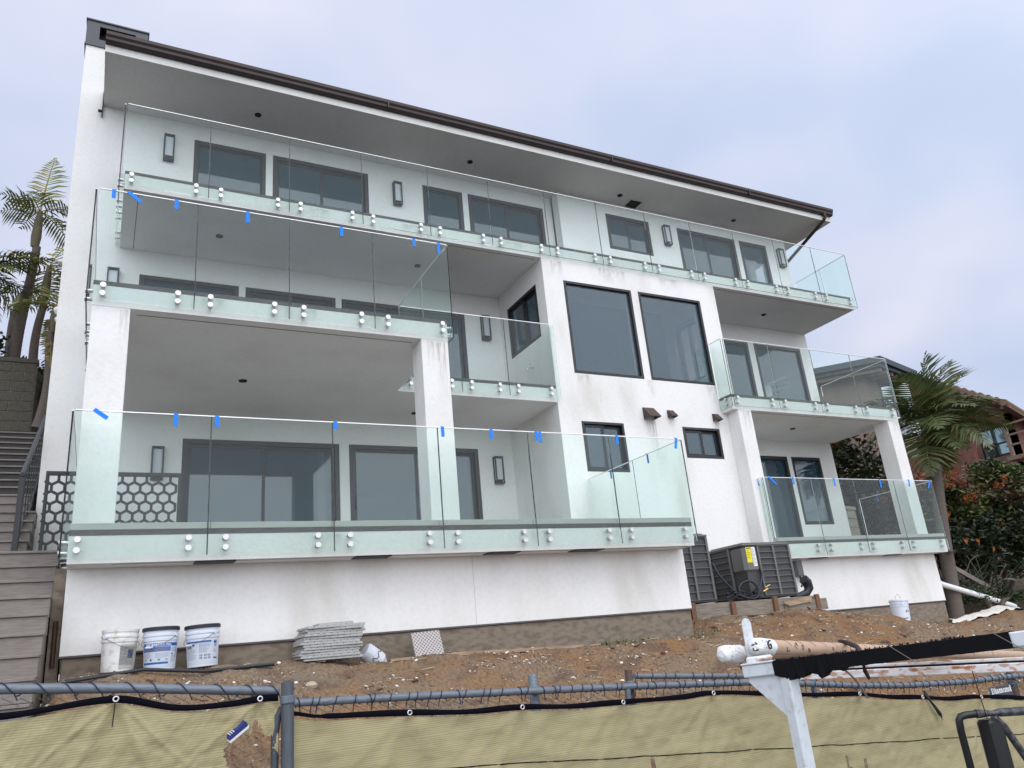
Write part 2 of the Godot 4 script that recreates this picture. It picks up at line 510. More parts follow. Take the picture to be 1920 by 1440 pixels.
# ---------------------------------------------------------------- the house
func build_house() -> void:
	var h := thing("house", "white stucco three storey house with glass balconies and a long flat eave", "house")
	var TH := 0.22
	var left_holes := [[6.477, 1.0, 8.0, 8.2],
		[0.971, 3.065, 3.316, 5.04], [3.475, 3.065, 5.79, 5.04],
		[0.239, 5.70, 1.711, 7.648], [1.815, 5.70, 3.303, 7.648], [3.406, 5.70, 5.73, 7.648],
		[0.934, 8.36, 2.112, 10.308], [2.23, 8.36, 3.966, 10.308], [5.046, 8.36, 5.888, 10.308], [6.008, 8.36, 7.731, 10.308]]
	var st := mb()
	wall(st, frame_z(Z_LEFT), -0.8, 2.0, 7.949, 10.6, TH, left_holes)
	obj("wall", st, M.stucco, h)
	st = mb()
	var right_holes := [[7.0, 1.0, 10.374, 8.2],
		[9.12, 9.454, 10.266, 10.308], [11.049, 8.36, 12.771, 10.308], [12.907, 8.36, 13.773, 10.308],
		[11.25, 5.70, 12.523, 7.648], [12.693, 5.70, 14.148, 7.648],
		[11.9, 3.065, 12.998, 5.04], [13.117, 3.569, 13.995, 5.04]]
	wall(st, frame_z(Z_RIGHT), 7.9495, 1.6, 14.436, 10.599, TH, right_holes)
	obj("wall", st, M.stucco, h)
	st = mb()
	wall(st, frame_z(Z_BAY), 6.477, 1.5, 10.374, 8.056, TH, [[6.877, 5.938, 8.329, 7.676], [8.484, 5.938, 9.958, 7.676], [6.889, 4.241, 7.736, 5.093], [8.994, 4.526, 9.852, 5.093]])
	obj("bay_wall", st, M.stained, h)
	st = mb()
	wall(st, frame_left(6.477), Z_LEFT + 0.001, 1.5, Z_BAY - TH, 8.056, 0.18, [[-11.72, 6.68, -10.60, 7.68]])
	obj("bay_wall", st, M.stained, h)
	st = mb()
	wall(st, frame_right(10.374), -(Z_BAY - TH), 1.5, -Z_RIGHT, 8.056, 0.18, [[10.75, 6.3, 11.5, 7.6]])
	obj("bay_wall", st, M.stained, h)
	# shell behind the facade
	st = mb()
	wall(st, frame_left(-0.8), -18.0, 2.0, Z_LEFT - TH, 10.6, 0.2, [])
	wall(st, frame_right(14.436), -(Z_RIGHT - TH), 1.6, 18.0, 10.6, 0.2, [[12.2, 8.9, 12.8, 10.4], [12.95, 8.9, 13.6, 10.4], [12.4, 6.9, 13.1, 7.25]])
	wall(st, Transform3D(Basis(Vector3.LEFT, Vector3.UP, Vector3.FORWARD), V(0, 0, -18.0)), -14.236, 2.0, 0.6, 10.6, 0.2, [[-13.6, 8.8, -11.2, 10.2], [-3.0, 9.0, -2.0, 10.2]])
	obj("outer_wall", st, M.stucco, h)
	st = mb()
	for y in [[2.75, 3.055], [5.42, 5.675], [8.08, 8.333]]:
		bx(st, V(-0.595, y[0], Z_LEFT - TH - 0.002), V(14.23, y[1], -17.79))
		bx(st, V(6.66, y[0], Z_BAY - TH - 0.002), V(10.19, y[1], Z_LEFT - TH - 0.004))
	bx(st, V(10.2, 8.08, Z_RIGHT - TH - 0.002), V(14.23, 8.333, Z_LEFT - TH - 0.004))
	bx(st, V(10.2, 5.42, Z_RIGHT - TH - 0.002), V(14.23, 5.675, Z_LEFT - TH - 0.004))
	bx(st, V(10.2, 2.75, Z_RIGHT - TH - 0.002), V(14.23, 3.055, Z_LEFT - TH - 0.004))
	obj("floor", st, M.floor, h)
	st = mb()
	for x in [3.36, 6.5, 10.4]:
		for y in [[3.06, 5.418], [5.68, 8.078], [8.338, 10.598]]:
			st = mb()
			bx(st, V(x - 0.06, y[0], -13.4), V(x + 0.06, y[1], -17.78))
			obj("partition", st, M.room, h)
	st = mb()
	bx(st, V(-0.59, 3.06, -16.0), V(3.29, 5.418, -16.1))
	obj("partition", st, M.room, h)

	# windows and doors
	var fz := frame_z(Z_LEFT)
	window(h, "sliding_door", fz, 0.971, 3.065, 3.316, 5.04, 2, 0.075)
	window(h, "sliding_door", fz, 3.475, 3.065, 5.79, 5.04, 2, 0.075, true)
	window(h, "sliding_door", fz, 0.239, 5.70, 1.711, 7.648, 1, 0.07)
	window(h, "sliding_door", fz, 1.815, 5.70, 3.303, 7.648, 2, 0.07)
	window(h, "sliding_door", fz, 3.406, 5.70, 5.73, 7.648, 3, 0.07)
	window(h, "glass_door", fz, 0.934, 8.36, 2.112, 10.308, 1, 0.07)
	window(h, "sliding_door", fz, 2.23, 8.36, 3.966, 10.308, 2, 0.07)
	window(h, "glass_door", fz, 5.046, 8.36, 5.888, 10.308, 1, 0.075)
	window(h, "sliding_door", fz, 6.008, 8.36, 7.731, 10.308, 2, 0.07)
	fz = frame_z(Z_RIGHT)
	window(h, "window", fz, 9.12, 9.454, 10.266, 10.308, 2, 0.055)
	window(h, "sliding_door", fz, 11.049, 8.36, 12.771, 10.308, 2, 0.07)
	window(h, "glass_door", fz, 12.907, 8.36, 13.773, 10.308, 1, 0.075)
	window(h, "glass_door", fz, 11.25, 5.70, 12.523, 7.648, 1, 0.07)
	window(h, "sliding_door", fz, 12.693, 5.70, 14.148, 7.648, 1, 0.07)
	window(h, "glass_door", fz, 11.9, 3.065, 12.998, 5.04, 1, 0.075)
	window(h, "window", fz, 13.117, 3.569, 13.995, 5.04, 1, 0.06)
	fz = frame_z(Z_BAY)
	window(h, "window", fz, 6.877, 5.938, 8.329, 7.676, 1, 0.05)
	window(h, "window", fz, 8.484, 5.938, 9.958, 7.676, 1, 0.05)
	window(h, "window", fz, 6.889, 4.241, 7.736, 5.093, 2, 0.045)
	window(h, "window", fz, 8.994, 4.526, 9.852, 5.093, 2, 0.045)
	window(h, "window", frame_left(6.477), -11.72, 6.68, -10.60, 7.68, 2, 0.055)
	window(h, "window", frame_right(10.374), 10.75, 6.3, 11.5, 7.6, 2, 0.05)

	# slabs: stucco body, dark flashing strip along the top edge
	var slabs := [
		[-0.059, 14.454, -10.32, S3_TOP, 0.28, 0.046, [0, 7.94, Z_LEFT, Z_RIGHT]],
		[-0.256, 3.730, -8.375, S2_TOP, 0.283, 0.05, [0, 99, Z_LEFT, Z_LEFT]],
		[3.7305, 6.4765, -10.33, S2_TOP, 0.282, 0.05, [0, 99, Z_LEFT, Z_LEFT]],
		[10.0, 14.521, -10.034, S2_TOP, 0.283, 0.05, [0, 99, Z_RIGHT, Z_RIGHT]]]
	for k in slabs.size():
		var s: Array = slabs[k]
		var zb: float = s[6][2]
		st = mb()
		if k == 0:
			bx(st, V(s[0], s[3] - s[4], s[2]), V(7.949, s[3] - s[5], Z_LEFT + 0.001))
			bx(st, V(7.949, s[3] - s[4], s[2]), V(s[1], s[3] - s[5], Z_RIGHT + 0.001))
		elif k == 3:
			bx(st, V(s[0], s[3] - s[4], s[2]), V(10.3745, s[3] - s[5], Z_BAY + 0.001))
			bx(st, V(10.3745, s[3] - s[4], s[2]), V(s[1], s[3] - s[5], Z_RIGHT + 0.001))
		else:
			bx(st, V(s[0], s[3] - s[4], s[2]), V(s[1], s[3] - s[5], zb + 0.001))
		obj("balcony_slab", st, M.soffit if k == 9 else M.stucco, h)
		st = mb()
		var e := 0.004
		if k == 0 or k == 3:
			var xm := 7.949 if k == 0 else 10.3745
			bx(st, V(s[0] - e, s[3] - s[5], s[2] + e), V(xm, s[3], (Z_LEFT if k == 0 else Z_BAY) + 0.002))
			bx(st, V(xm, s[3] - s[5], s[2] + e), V(s[1] + e, s[3], Z_RIGHT + 0.002))
		else:
			bx(st, V(s[0] - e, s[3] - s[5], s[2] + e), V(s[1] + (e if k == 1 else -0.001), s[3], zb + 0.002))
		obj("flashing", st, M.strip, h)
	# grooves that stop drips under the slabs
	st = mb()
	bx(st, V(0.17, 5.3945, -8.53), V(3.3, 5.392, -8.518))
	bx(st, V(0.12, 8.0555, -10.42), V(6.4, 8.053, -10.41))
	bx(st, V(0.12, 8.0555, -10.42), V(0.13, 8.053, -11.99))
	bx(st, V(10.45, 5.3945, -10.16), V(14.15, 5.392, -10.15))
	bx(st, V(10.4, 8.0555, -10.42), V(14.3, 8.053, -10.41))
	bx(st, V(0.1, 2.6965, -8.09), V(6.8, 2.694, -8.082))
	obj("drip_groove", st, M.strip, h)
	# ground floor decks
	for d in [[-0.256, 6.854, -8.007, Z_LEFT, -9.0], [10.39, 14.931, -9.994, Z_RIGHT, -10.3]]:
		st = mb()
		if d[0] < 1:
			bx(st, V(d[0], 2.697, d[2]), V(6.4765, 2.945, d[3] + 0.001))
			bx(st, V(6.4765, 2.697, d[2]), V(d[1], 2.945, Z_BAY + 0.001))
		else:
			bx(st, V(d[0], 2.697, d[2]), V(d[1], 2.945, d[3] + 0.001))
		obj("deck_slab", st, M.stucco, h)
		st = mb()
		if d[0] < 1:
			bx(st, V(d[0], 2.945, d[2] + 0.004), V(6.476, 2.995, d[3] + 0.002))
			bx(st, V(6.476, 2.945, d[2] + 0.004), V(d[1], 2.995, Z_BAY + 0.002))
		else:
			bx(st, V(d[0], 2.945, d[2] + 0.004), V(d[1], 2.995, d[3] + 0.002))
		obj("flashing", st, M.strip, h)
		var n := 6 if d[0] < 1 else 4
		for k in n:                                    # the outer course of deck tiles
			st = mb()
			var w: float = (d[1] - d[0]) / n
			bx(st, V(d[0] + w * k + 0.0015, 2.995, d[2] + 0.012), V(d[0] + w * (k + 1) - 0.0015, 3.058, d[2] - 0.6), 0.004)
			obj("deck_tile", st, M.tile_edge, h)
		st = mb()
		if d[0] < 1:
			bx(st, V(d[0], 2.996, d[2] - 0.603), V(6.476, 3.055, d[3] + 0.003))
			bx(st, V(6.477, 2.996, d[2] - 0.603), V(d[1], 3.055, Z_BAY + 0.003))
		else:
			bx(st, V(d[0], 2.996, d[2] - 0.603), V(d[1], 3.055, d[3] + 0.003))
		obj("deck_tile", st, M.tile_edge, h)
	# columns
	for c in [[-0.2555, 0.106, -8.3755, -8.711, S1_TOP - 0.002], [3.370, 3.7295, -8.3755, -8.711, S1_TOP - 0.002], [10.113, 10.433, -10.0345, -10.319, 1.7], [14.19, 14.5205, -10.0345, -10.39, S1_TOP - 0.002]]:
		st = mb()
		bx(st, V(c[0], c[4], c[3]), V(c[1], 5.3945, c[2]), 0.006)
		obj("column", st, M.stucco, h)
	# walls under the decks, on exposed footings
	st = mb()
	wall(st, frame_z(-8.33), -0.256, 1.935, 6.91, 2.6965, 0.25, [])
	obj("base_wall", st, M.stained, h)
	st = mb()
	wall(st, frame_left(-0.2565), -12.0, 1.935, -8.581, 2.6965, 0.2, [])
	obj("base_wall", st, M.stained, h)
	st = mb()
	wall(st, frame_z(-10.2), 10.434, 1.795, 14.77, 2.6965, 0.25, [])
	wall(st, frame_right(14.77), 10.451, 1.795, 12.0, 2.6965, 0.2, [])
	obj("base_wall", st, M.stained, h)
	st = mb()
	bx(st, V(-0.262, 1.917, -8.324), V(6.915, 1.9345, -8.6))
	obj("weep_screed", st, M.strip, h)
	st = mb()
	bx(st, V(10.436, 1.777, -10.194), V(14.775, 1.7945, -10.45))
	obj("weep_screed", st, M.strip, h)
	st = mb()
	bx(st, V(-0.24, 0.9, -8.345), V(6.90, 1.9165, -8.7), 0.01)
	obj("footing", st, M.concrete, h)
	st = mb()
	bx(st, V(10.44, 0.6, -10.215), V(14.75, 1.7765, -10.6), 0.01)
	obj("footing", st, M.concrete, h)
	for x in [[0.81, 1.18], [2.37, 2.76], [3.91, 4.31], [5.05, 5.47]]:
		st = mb()
		bx(st, V(x[0], 2.6965, -8.03), V(x[1], 2.686, -8.22))
		obj("soffit_vent", st, M.black, h)
	for x in [11.2, 13.2]:
		st = mb()
		bx(st, V(x, 2.6965, -10.03), V(x + 0.4, 2.686, -10.15))
		obj("soffit_vent", st, M.black, h)
	# roof: deep flat eave, gutter and downpipe
	st = mb()
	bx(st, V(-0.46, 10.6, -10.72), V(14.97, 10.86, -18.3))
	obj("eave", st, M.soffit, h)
	st = mb()
	bx(st, V(-0.47, 10.861, -10.70), V(14.98, 10.885, -18.3))
	obj("roof", st, M.roofing, h)
	var prof := [Vector2(0.0, 10.73), Vector2(0.06, 10.73), Vector2(0.085, 10.76), Vector2(0.092, 10.80), Vector2(0.115, 10.835), Vector2(0.12, 10.89), Vector2(0.105, 10.89), Vector2(0.10, 10.84), Vector2(0.0, 10.84)]
	st = mb()
	poly_extrude(st, prof, 0.46, -14.99, Transform3D(Basis(Vector3.BACK, Vector3.UP, Vector3.LEFT), V(0, 0, -10.719)))
	var g := obj("gutter", st, M.gutter, h)
	for x in [3.9, 8.6, 12.3]:
		st = mb()
		bx(st, V(x, 10.728, -10.719), V(x + 0.025, 10.892, -10.596), 0.002)
		obj("gutter_joint", st, M.gutter, g)
	st = mb()
	tube(st, [V(14.72, 10.75, -10.66), V(14.72, 10.66, -10.66), V(14.71, 10.60, -10.70), V(14.66, 10.50, -10.85), V(14.53, 10.06, -11.78), V(14.50, 9.86, -12.25), V(14.49, 9.7, -12.32), V(14.49, 8.4, -12.32)], 0.038, 10)
	obj("downpipe", st, M.gutter, h)
	# chimney
	st = mb()
	bx(st, V(-0.8, 10.6005, -12.0355), V(0.1, 11.78, -13.0))
	var ch := obj("chimney", st, M.stucco, h)
	st = mb()
	wall(st, frame_z(-12.02), -0.815, 11.78, 0.115, 12.26, 0.03, [[-0.62, 11.9, -0.08, 12.17]])
	wall(st, frame_left(-0.815), -13.02, 11.78, -12.05, 12.26, 0.03, [[-12.8, 11.9, -12.25, 12.17]])
	wall(st, frame_right(0.115), 12.05, 11.78, 13.02, 12.26, 0.03, [[12.25, 11.9, 12.8, 12.17]])
	bx(st, V(-0.815, 11.78, -13.02), V(0.115, 12.26, -13.05))
	bx(st, V(-0.83, 12.261, -12.0), V(0.13, 12.285, -13.07))
	bx(st, V(-0.825, 11.75, -12.01), V(0.125, 11.779, -13.06))
	obj("chimney_cap", st, M.slate, ch)
	st = mb()
	bx(st, V(-0.7, 11.781, -12.2), V(0.0, 12.2, -12.9))
	obj("flue", st, M.black, ch)
	st = mb()
	bx(st, V(-0.478, 10.37, -11.98), V(-0.464, 10.86, -12.03))
	bx(st, V(-0.53, 10.44, -11.95), V(-0.4785, 10.47, -12.0), 0.004)
	obj("roof_bracket", st, M.black, h)
	# small fittings: recessed lights, vents, hose taps, cover plate
	for p in [[1.86, 10.6, -11.4], [5.81, 10.6, -11.41], [9.33, 10.6, -11.43], [12.54, 10.6, -11.43], [1.29, 8.056, -11.22], [4.53, 8.056, -11.23], [12.51, 8.056, -11.12], [1.55, 5.395, -10.34], [4.36, 5.395, -11.3], [12.41, 5.395, -10.92]]:
		st = mb()
		lathe(st, [[0.055, -0.012], [0.055, 0.0]], 16, Transform3D(Basis(), V(p[0], p[1], p[2])))
		lathe(st, [[0.0, -0.006], [0.05, -0.006], [0.055, -0.012]], 16, Transform3D(Basis(Vector3.RIGHT, Vector3.UP, Vector3.BACK), V(p[0], p[1], p[2])))
		obj("recessed_light", st, M.black, h)
	st = mb()
	bx(st, V(9.68, 10.599, -11.50), V(9.96, 10.59, -11.78))
	obj("eave_vent", st, M.black, h)
	for p in [[8.18, 8.47, 5.19, 5.40], [8.71, 8.87, 5.24, 5.38], [9.74, 9.90, 5.23, 5.37]]:
		st = mb()
		var y0: float = p[2]; var y1: float = p[3]; var w: float = (p[1] - p[0]) * 0.8
		var xa: float = p[0]; var xb: float = p[0] + w
		var d := (y1 - y0) * 0.9
		quad(st, V(xa, y0 + 0.02, Z_BAY + d), V(xb, y0 + 0.02, Z_BAY + d), V(xb, y1, Z_BAY + 0.02), V(xa, y1, Z_BAY + 0.02))
		quad(st, V(xa, y0, Z_BAY + d), V(xb, y0, Z_BAY + d), V(xb, y0 + 0.02, Z_BAY + d), V(xa, y0 + 0.02, Z_BAY + d))
		quad(st, V(xa, y1, Z_BAY + 0.02), V(xb, y1, Z_BAY + 0.02), V(xb, y1, Z_BAY), V(xa, y1, Z_BAY))
		for q in [xa, xb - 0.004]:
			poly_extrude(st, [Vector2(0.001, y0), Vector2(d, y0), Vector2(d, y0 + 0.02), Vector2(0.02, y1), Vector2(0.001, y1)], -q - 0.004, -q, Transform3D(Basis(Vector3.BACK, Vector3.UP, Vector3.LEFT), V(0, 0, Z_BAY)))
		obj("vent_hood", st, M.rust_brown, h)
	for p in [V(6.477, 6.24, -10.98), V(6.477, 3.5, -10.9)]:
		st = mb()
		tube(st, [p, p + V(-0.07, 0, 0), p + V(-0.11, -0.015, 0), p + V(-0.13, -0.06, 0)], 0.014, 8)
		tube(st, [p + V(-0.06, 0, 0), p + V(-0.06, 0.055, 0)], 0.008, 6)
		tube(st, [p + V(-0.06, 0.055, -0.035), p + V(-0.06, 0.055, 0.035)], 0.009, 6)
		obj("hose_tap", st, M.steel, h)
	st = mb()
	bx(st, V(6.4765, 4.0, -11.55), V(6.472, 4.14, -11.47), 0.001)
	obj("cover_plate", st, M.stucco, h)
	st = mb()
	bx(st, V(13.35, 3.16, Z_RIGHT + 0.001), V(13.43, 3.29, Z_RIGHT + 0.03), 0.006)
	obj("outlet_cover", st, M.stucco, h)
	# run-off stains below the vents, sills, slab edges and buttons
	for q in [[8.2, 5.21, 0.22, 0.75, Z_BAY, 0], [8.33, 5.20, 0.1, 0.95, Z_BAY, 1], [9.76, 5.24, 0.14, 0.5, Z_BAY, 0], [8.37, 5.94, 0.16, 0.45, Z_BAY, 0], [6.9, 5.93, 0.3, 0.3, Z_BAY, 2], [9.7, 5.93, 0.34, 0.35, Z_BAY, 2],
			[7.62, 8.05, 0.42, 0.36, Z_BAY, 0], [8.02, 8.05, 0.25, 0.3, Z_BAY, 2], [6.62, 8.05, 0.3, 0.5, Z_BAY, 2], [9.0, 8.05, 0.5, 0.24, Z_BAY, 2], [3.55, 5.39, 0.16, 0.9, -8.3755, 1], [3.43, 5.39, 0.12, 0.5, -8.3755, 2], [0.0, 5.39, 0.1, 0.55, -8.3755, 2], [10.2, 5.39, 0.2, 0.6, -10.0345, 2], [14.3, 5.39, 0.2, 0.5, -10.0345, 2],
			[0.76, 5.62, 0.32, 0.22, -8.375, 2], [1.52, 5.62, 0.3, 0.22, -8.375, 2], [1.86, 5.62, 0.24, 0.22, -8.375, 2], [2.6, 5.62, 0.3, 0.22, -8.375, 2], [3.9, 8.27, 0.5, 0.2, -10.32, 2], [5.6, 8.27, 0.6, 0.2, -10.32, 2], [2.4, 8.27, 0.4, 0.2, -10.32, 2], [1.95, 2.93, 0.3, 0.22, -8.007, 2], [4.4, 2.93, 0.34, 0.22, -8.007, 2], [11.3, 2.93, 0.3, 0.22, -9.994, 2], [12.5, 2.93, 0.4, 0.22, -9.994, 2]]:
		var sq := SurfaceTool.new()
		sq.begin(Mesh.PRIMITIVE_TRIANGLES)
		var cs := [[V(q[0], q[1] - q[3], q[4] + 0.0016), Vector2(0, 1)], [V(q[0] + q[2], q[1] - q[3], q[4] + 0.0016), Vector2(1, 1)], [V(q[0] + q[2], q[1], q[4] + 0.0016), Vector2(1, 0)], [V(q[0], q[1], q[4] + 0.0016), Vector2(0, 0)]]
		for i in [0, 2, 1, 0, 3, 2]:
			sq.set_uv(cs[i][1])
			sq.add_vertex(cs[i][0])
		sq.generate_normals()
		obj("run_off_stain", sq.commit(), M["stain_%d" % q[5]], h)
	# hairline joint in the base wall
	st = mb()
	bx(st, V(3.82, 1.94, -8.3297), V(3.824, 2.69, -8.3285))
	obj("control_joint", st, M.tile_edge, h)

	# railings
	var fa := frame_z(-10.26)
	var j3 := [-0.088, 1.014, 2.146, 3.273, 4.402, 5.518, 6.638, 7.756, 8.872, 9.990, 11.124, 12.252, 13.387, 14.476]
	railing("long thirteen panel glass railing of the top balcony under the eave", 8.089, 9.406, [
		{"f": fa, "j": j3},
		{"f": frame_left(-0.122), "j": [-12.02, -11.15, -10.275]},
		{"f": frame_right(14.51), "j": [10.275, 11.0, 11.75]}])
	railing("taped glass railing of the projecting middle balcony over the left terrace", 5.437, 6.756, [
		{"f": frame_z(-8.314), "j": [-0.277, 0.72, 1.74, 2.76, 3.775], "in1": 0.13, "tape": [[-0.14, 0.11, 0.0], [0.0, 0.17, 0.9], [0.49, 0.12], [1.26, 0.15], [2.37, 0.13], [3.32, 0.11], [3.66, 0.15]]},
		{"f": frame_left(-0.312), "j": [-12.02, -10.8, -9.55, -8.33]},
		{"f": frame_right(3.79), "j": [8.33, 9.3, 10.25]}])
	railing("glass railing of the recessed middle balcony left of the picture windows", 5.437, 6.756, [
		{"f": frame_z(-10.268), "j": [3.81, 4.76, 5.58, 6.517], "in0": 0.12}])
	railing("glass railing of the right middle balcony above the two slim columns", 5.437, 6.756, [
		{"f": frame_z(-9.974), "j": [10.006, 11.13, 12.26, 13.4, 14.5], "in0": 0.1},
		{"f": frame_left(9.966), "j": [-10.3, -9.99]},
		{"f": frame_right(14.56), "j": [9.99, 10.85, 11.75]}])
	railing("wide taped glass railing of the left terrace above the white base wall", 2.737, 4.115, [
		{"f": frame_z(-7.947), "j": [-0.296, 0.90, 2.12, 3.33, 4.50, 5.68, 6.857], "tape": [[-0.14, 0.14, 0.95], [0.57, 0.13], [0.95, 0.12], [2.15, 0.09], [3.39, 0.12], [4.01, 0.12], [4.62, 0.12], [4.67, 0.14], [5.81, 0.12], [6.78, 0.15, -0.25]]},
		{"f": frame_left(-0.316), "j": [-12.02, -10.65, -9.3, -7.965]},
		{"f": frame_right(6.885), "j": [7.965, 9.1, 10.31], "tape": [[8.75, 0.14], [9.7, 0.14]]}])
	railing("taped glass railing of the small right terrace beside the palm trunk", 2.737, 4.115, [
		{"f": frame_z(-9.933), "j": [10.276, 11.47, 12.59, 13.73, 14.897], "in0": 0.3, "tape": [[10.42, 0.2, 0.85], [11.0, 0.13], [12.06, 0.15], [13.33, 0.16], [14.2, 0.14, -0.2], [14.85, 0.2, -0.6]]},
		{"f": frame_left(10.262), "j": [-10.31, -9.95], "off": false, "tape": [[-10.12, 0.15, -0.3], [-10.06, 0.15, 0.3]]},
		{"f": frame_right(14.945), "j": [9.95, 10.85, 11.75], "tape": [[11.3, 0.15]]}])

	var a := lamp("black wall lamp at the left end of the top balcony", V(0.545, 10.01, Z_LEFT))
	lamp("black wall lamp between the second and third glass doors of the top balcony", V(4.515, 9.965, Z_LEFT), a)
	lamp("black wall lamp between the small window and the right sliding door of the top balcony", V(10.70, 10.02, Z_RIGHT), a)
	lamp("black wall lamp at the far right end of the top balcony wall", V(14.18, 10.015, Z_RIGHT), a)
	lamp("black wall lamp on the left middle balcony, its lower half hidden by the slab", V(-0.12, 7.42, Z_LEFT), a)
	lamp("black wall lamp on the recessed middle balcony beside the corner window", V(6.13, 7.38, Z_LEFT), a)
	lamp("black wall lamp above the hexagon screen on the left terrace", V(0.645, 4.64, Z_LEFT), a)
	lamp("black wall lamp right of the second sliding door on the left terrace", V(6.14, 4.65, Z_LEFT), a)

# ---------------------------------------------------------------- the ground
func crest(x: float) -> Vector2:            # x: height of the ledge along the house, y: the z where the bank begins to fall
	var y := lerpf(1.745, 1.62, smoothstep(0.0, 3.0, x))
	y = lerpf(y, 1.56, smoothstep(3.0, 6.5, x))
	y = lerpf(y, 1.80, smoothstep(6.7, 7.5, x))
	y = lerpf(y, 1.66, smoothstep(9.8, 11.2, x))
	y = lerpf(y, 1.36, smoothstep(11.2, 13.5, x))
	y = lerpf(y, 1.50, smoothstep(14.7, 15.6, x))
	y = lerpf(y, 0.95, smoothstep(15.7, 17.2, x))
	var z := lerpf(-7.85, -9.0, smoothstep(6.7, 7.8, x))
	z = lerpf(z, -9.25, smoothstep(10.0, 11.5, x))
	return Vector2(y, z)

func ground(x: float, z: float) -> float:
	var c := crest(x)
	var foot := 0.22 - 0.085 * x
	var street := -0.085 * x
	var y := c.x
	if z > c.y:
		var t := clampf((z - c.y) / (-4.75 - c.y), 0.0, 1.0)
		y = lerpf(c.x, foot, t * (0.75 + 0.25 * t))
		y += 0.10 * sin(t * PI) * lumps.get_noise_2d(x * 1.6, z * 2.2) * 2.0
	if z > -4.75:
		y = lerpf(foot, street - 0.03, smoothstep(-4.75, -4.2, z))
	var rough := 1.0 - smoothstep(-4.9, -4.5, z)
	y += rough * (0.055 * lumps.get_noise_2d(x * 2.3, z * 2.3) + 0.06 * bumps.get_noise_2d(x, z) + 0.016 * bumps.get_noise_2d(x * 7.0, z * 7.0))
	if x < -0.2:
		y -= 0.55 * smoothstep(-0.2, -0.55, x)
	return y

func grid_mesh(x0: float, x1: float, z0: float, z1: float, step: float, height: Callable, tint: Callable) -> ArrayMesh:
	var nx := int((x1 - x0) / step) + 1
	var nz := int((z1 - z0) / step) + 1
	var v := PackedVector3Array(); v.resize(nx * nz)
	var c := PackedColorArray(); c.resize(nx * nz)
	var hs := PackedFloat32Array(); hs.resize(nx * nz)
	for j in nz:
		for i in nx:
			var x := x0 + (x1 - x0) * i / (nx - 1)
			var z := z0 + (z1 - z0) * j / (nz - 1)
			var y: float = height.call(x, z)
			v[j * nx + i] = Vector3(x, y, z)
			hs[j * nx + i] = y
			c[j * nx + i] = tint.call(x, z)
	var n := PackedVector3Array(); n.resize(nx * nz)
	var dx := (x1 - x0) / (nx - 1)
	var dz := (z1 - z0) / (nz - 1)
	for j in nz:
		for i in nx:
			var a := hs[j * nx + maxi(i - 1, 0)]; var b := hs[j * nx + mini(i + 1, nx - 1)]
			var d := hs[maxi(j - 1, 0) * nx + i]; var e := hs[mini(j + 1, nz - 1) * nx + i]
			n[j * nx + i] = Vector3((a - b) / (2 * dx), 1.0, (d - e) / (2 * dz)).normalized()
	var idx := PackedInt32Array()
	for j in nz - 1:
		for i in nx - 1:
			var p := j * nx + i
			idx.append_array([p, p + 1, p + nx, p + 1, p + nx + 1, p + nx])
	var arr := []
	arr.resize(Mesh.ARRAY_MAX)
	arr[Mesh.ARRAY_VERTEX] = v
	arr[Mesh.ARRAY_NORMAL] = n
	arr[Mesh.ARRAY_COLOR] = c
	arr[Mesh.ARRAY_INDEX] = idx
	var m := ArrayMesh.new()
	m.add_surface_from_arrays(Mesh.PRIMITIVE_TRIANGLES, arr)
	return m

func dirt_tint(x: float, z: float) -> Color:
	var a := lumps.get_noise_2d(x * 1.4 + 30.0, z * 2.6)
	var b := bumps.get_noise_2d(x * 1.2 + 9.0, z * 2.0)
	var t := clampf(0.5 + 0.9 * a + 0.35 * b + (0.18 if x < 1.5 else 0.0) - (0.3 if x > 7.0 and x < 11.0 else 0.0), 0.0, 1.0)
	var col := Color(0.25, 0.136, 0.062).lerp(Color(0.225, 0.172, 0.118), t)
	return col.lerp(Color(0.135, 0.08, 0.052), clampf(b * 2.2 - 0.2, 0.0, 0.8))

func scatter(called: String, n: int, mesh: Mesh, material: Material, place: Callable, label: String, category: String) -> void:
	var mm := MultiMesh.new()
	mm.transform_format = MultiMesh.TRANSFORM_3D
	mm.use_colors = true
	mm.mesh = mesh
	var ts := []
	for k in n:
		var r = place.call()
		if r != null:
			ts.append(r)
	mm.instance_count = ts.size()
	for k in ts.size():
		mm.set_instance_transform(k, ts[k][0])
		mm.set_instance_color(k, ts[k][1])
	var o := MultiMeshInstance3D.new()
	o.name = numbered(called)
	o.multimesh = mm
	o.material_override = material
	add_child(o)
	o.set_meta("kind", "stuff")
	tag(o, label, category)

func pebble() -> ArrayMesh:
	var st := mb()
	var r := RandomNumberGenerator.new(); r.seed = 4
	var rings := [[V(0, -0.7, 0)], [], [], [V(0, 0.75, 0)]]
	for k in 6:
		var a := TAU * k / 6
		rings[1].append(V(cos(a), -0.35, sin(a)) * r.randf_range(0.75, 1.1))
		rings[2].append(V(cos(a + 0.4), 0.38, sin(a + 0.4)) * r.randf_range(0.7, 1.05))
	for k in 6:
		var j := (k + 1) % 6
		tri(st, rings[0][0], rings[1][k], rings[1][j])
		tri(st, rings[1][k], rings[2][k], rings[1][j])
		tri(st, rings[1][j], rings[2][k], rings[2][j])
		tri(st, rings[2][k], rings[3][0], rings[2][j])
	return done(st)

func rand_rot(flat := 0.0) -> Basis:
	if flat > 0:
		return Basis(Vector3.UP, rng.randf() * TAU) * Basis(Vector3.RIGHT, rng.randf_range(-flat, flat)) * Basis(Vector3.BACK, rng.randf_range(-flat, flat))
	return Basis.from_euler(V(rng.randf() * TAU, rng.randf() * TAU, rng.randf() * TAU))

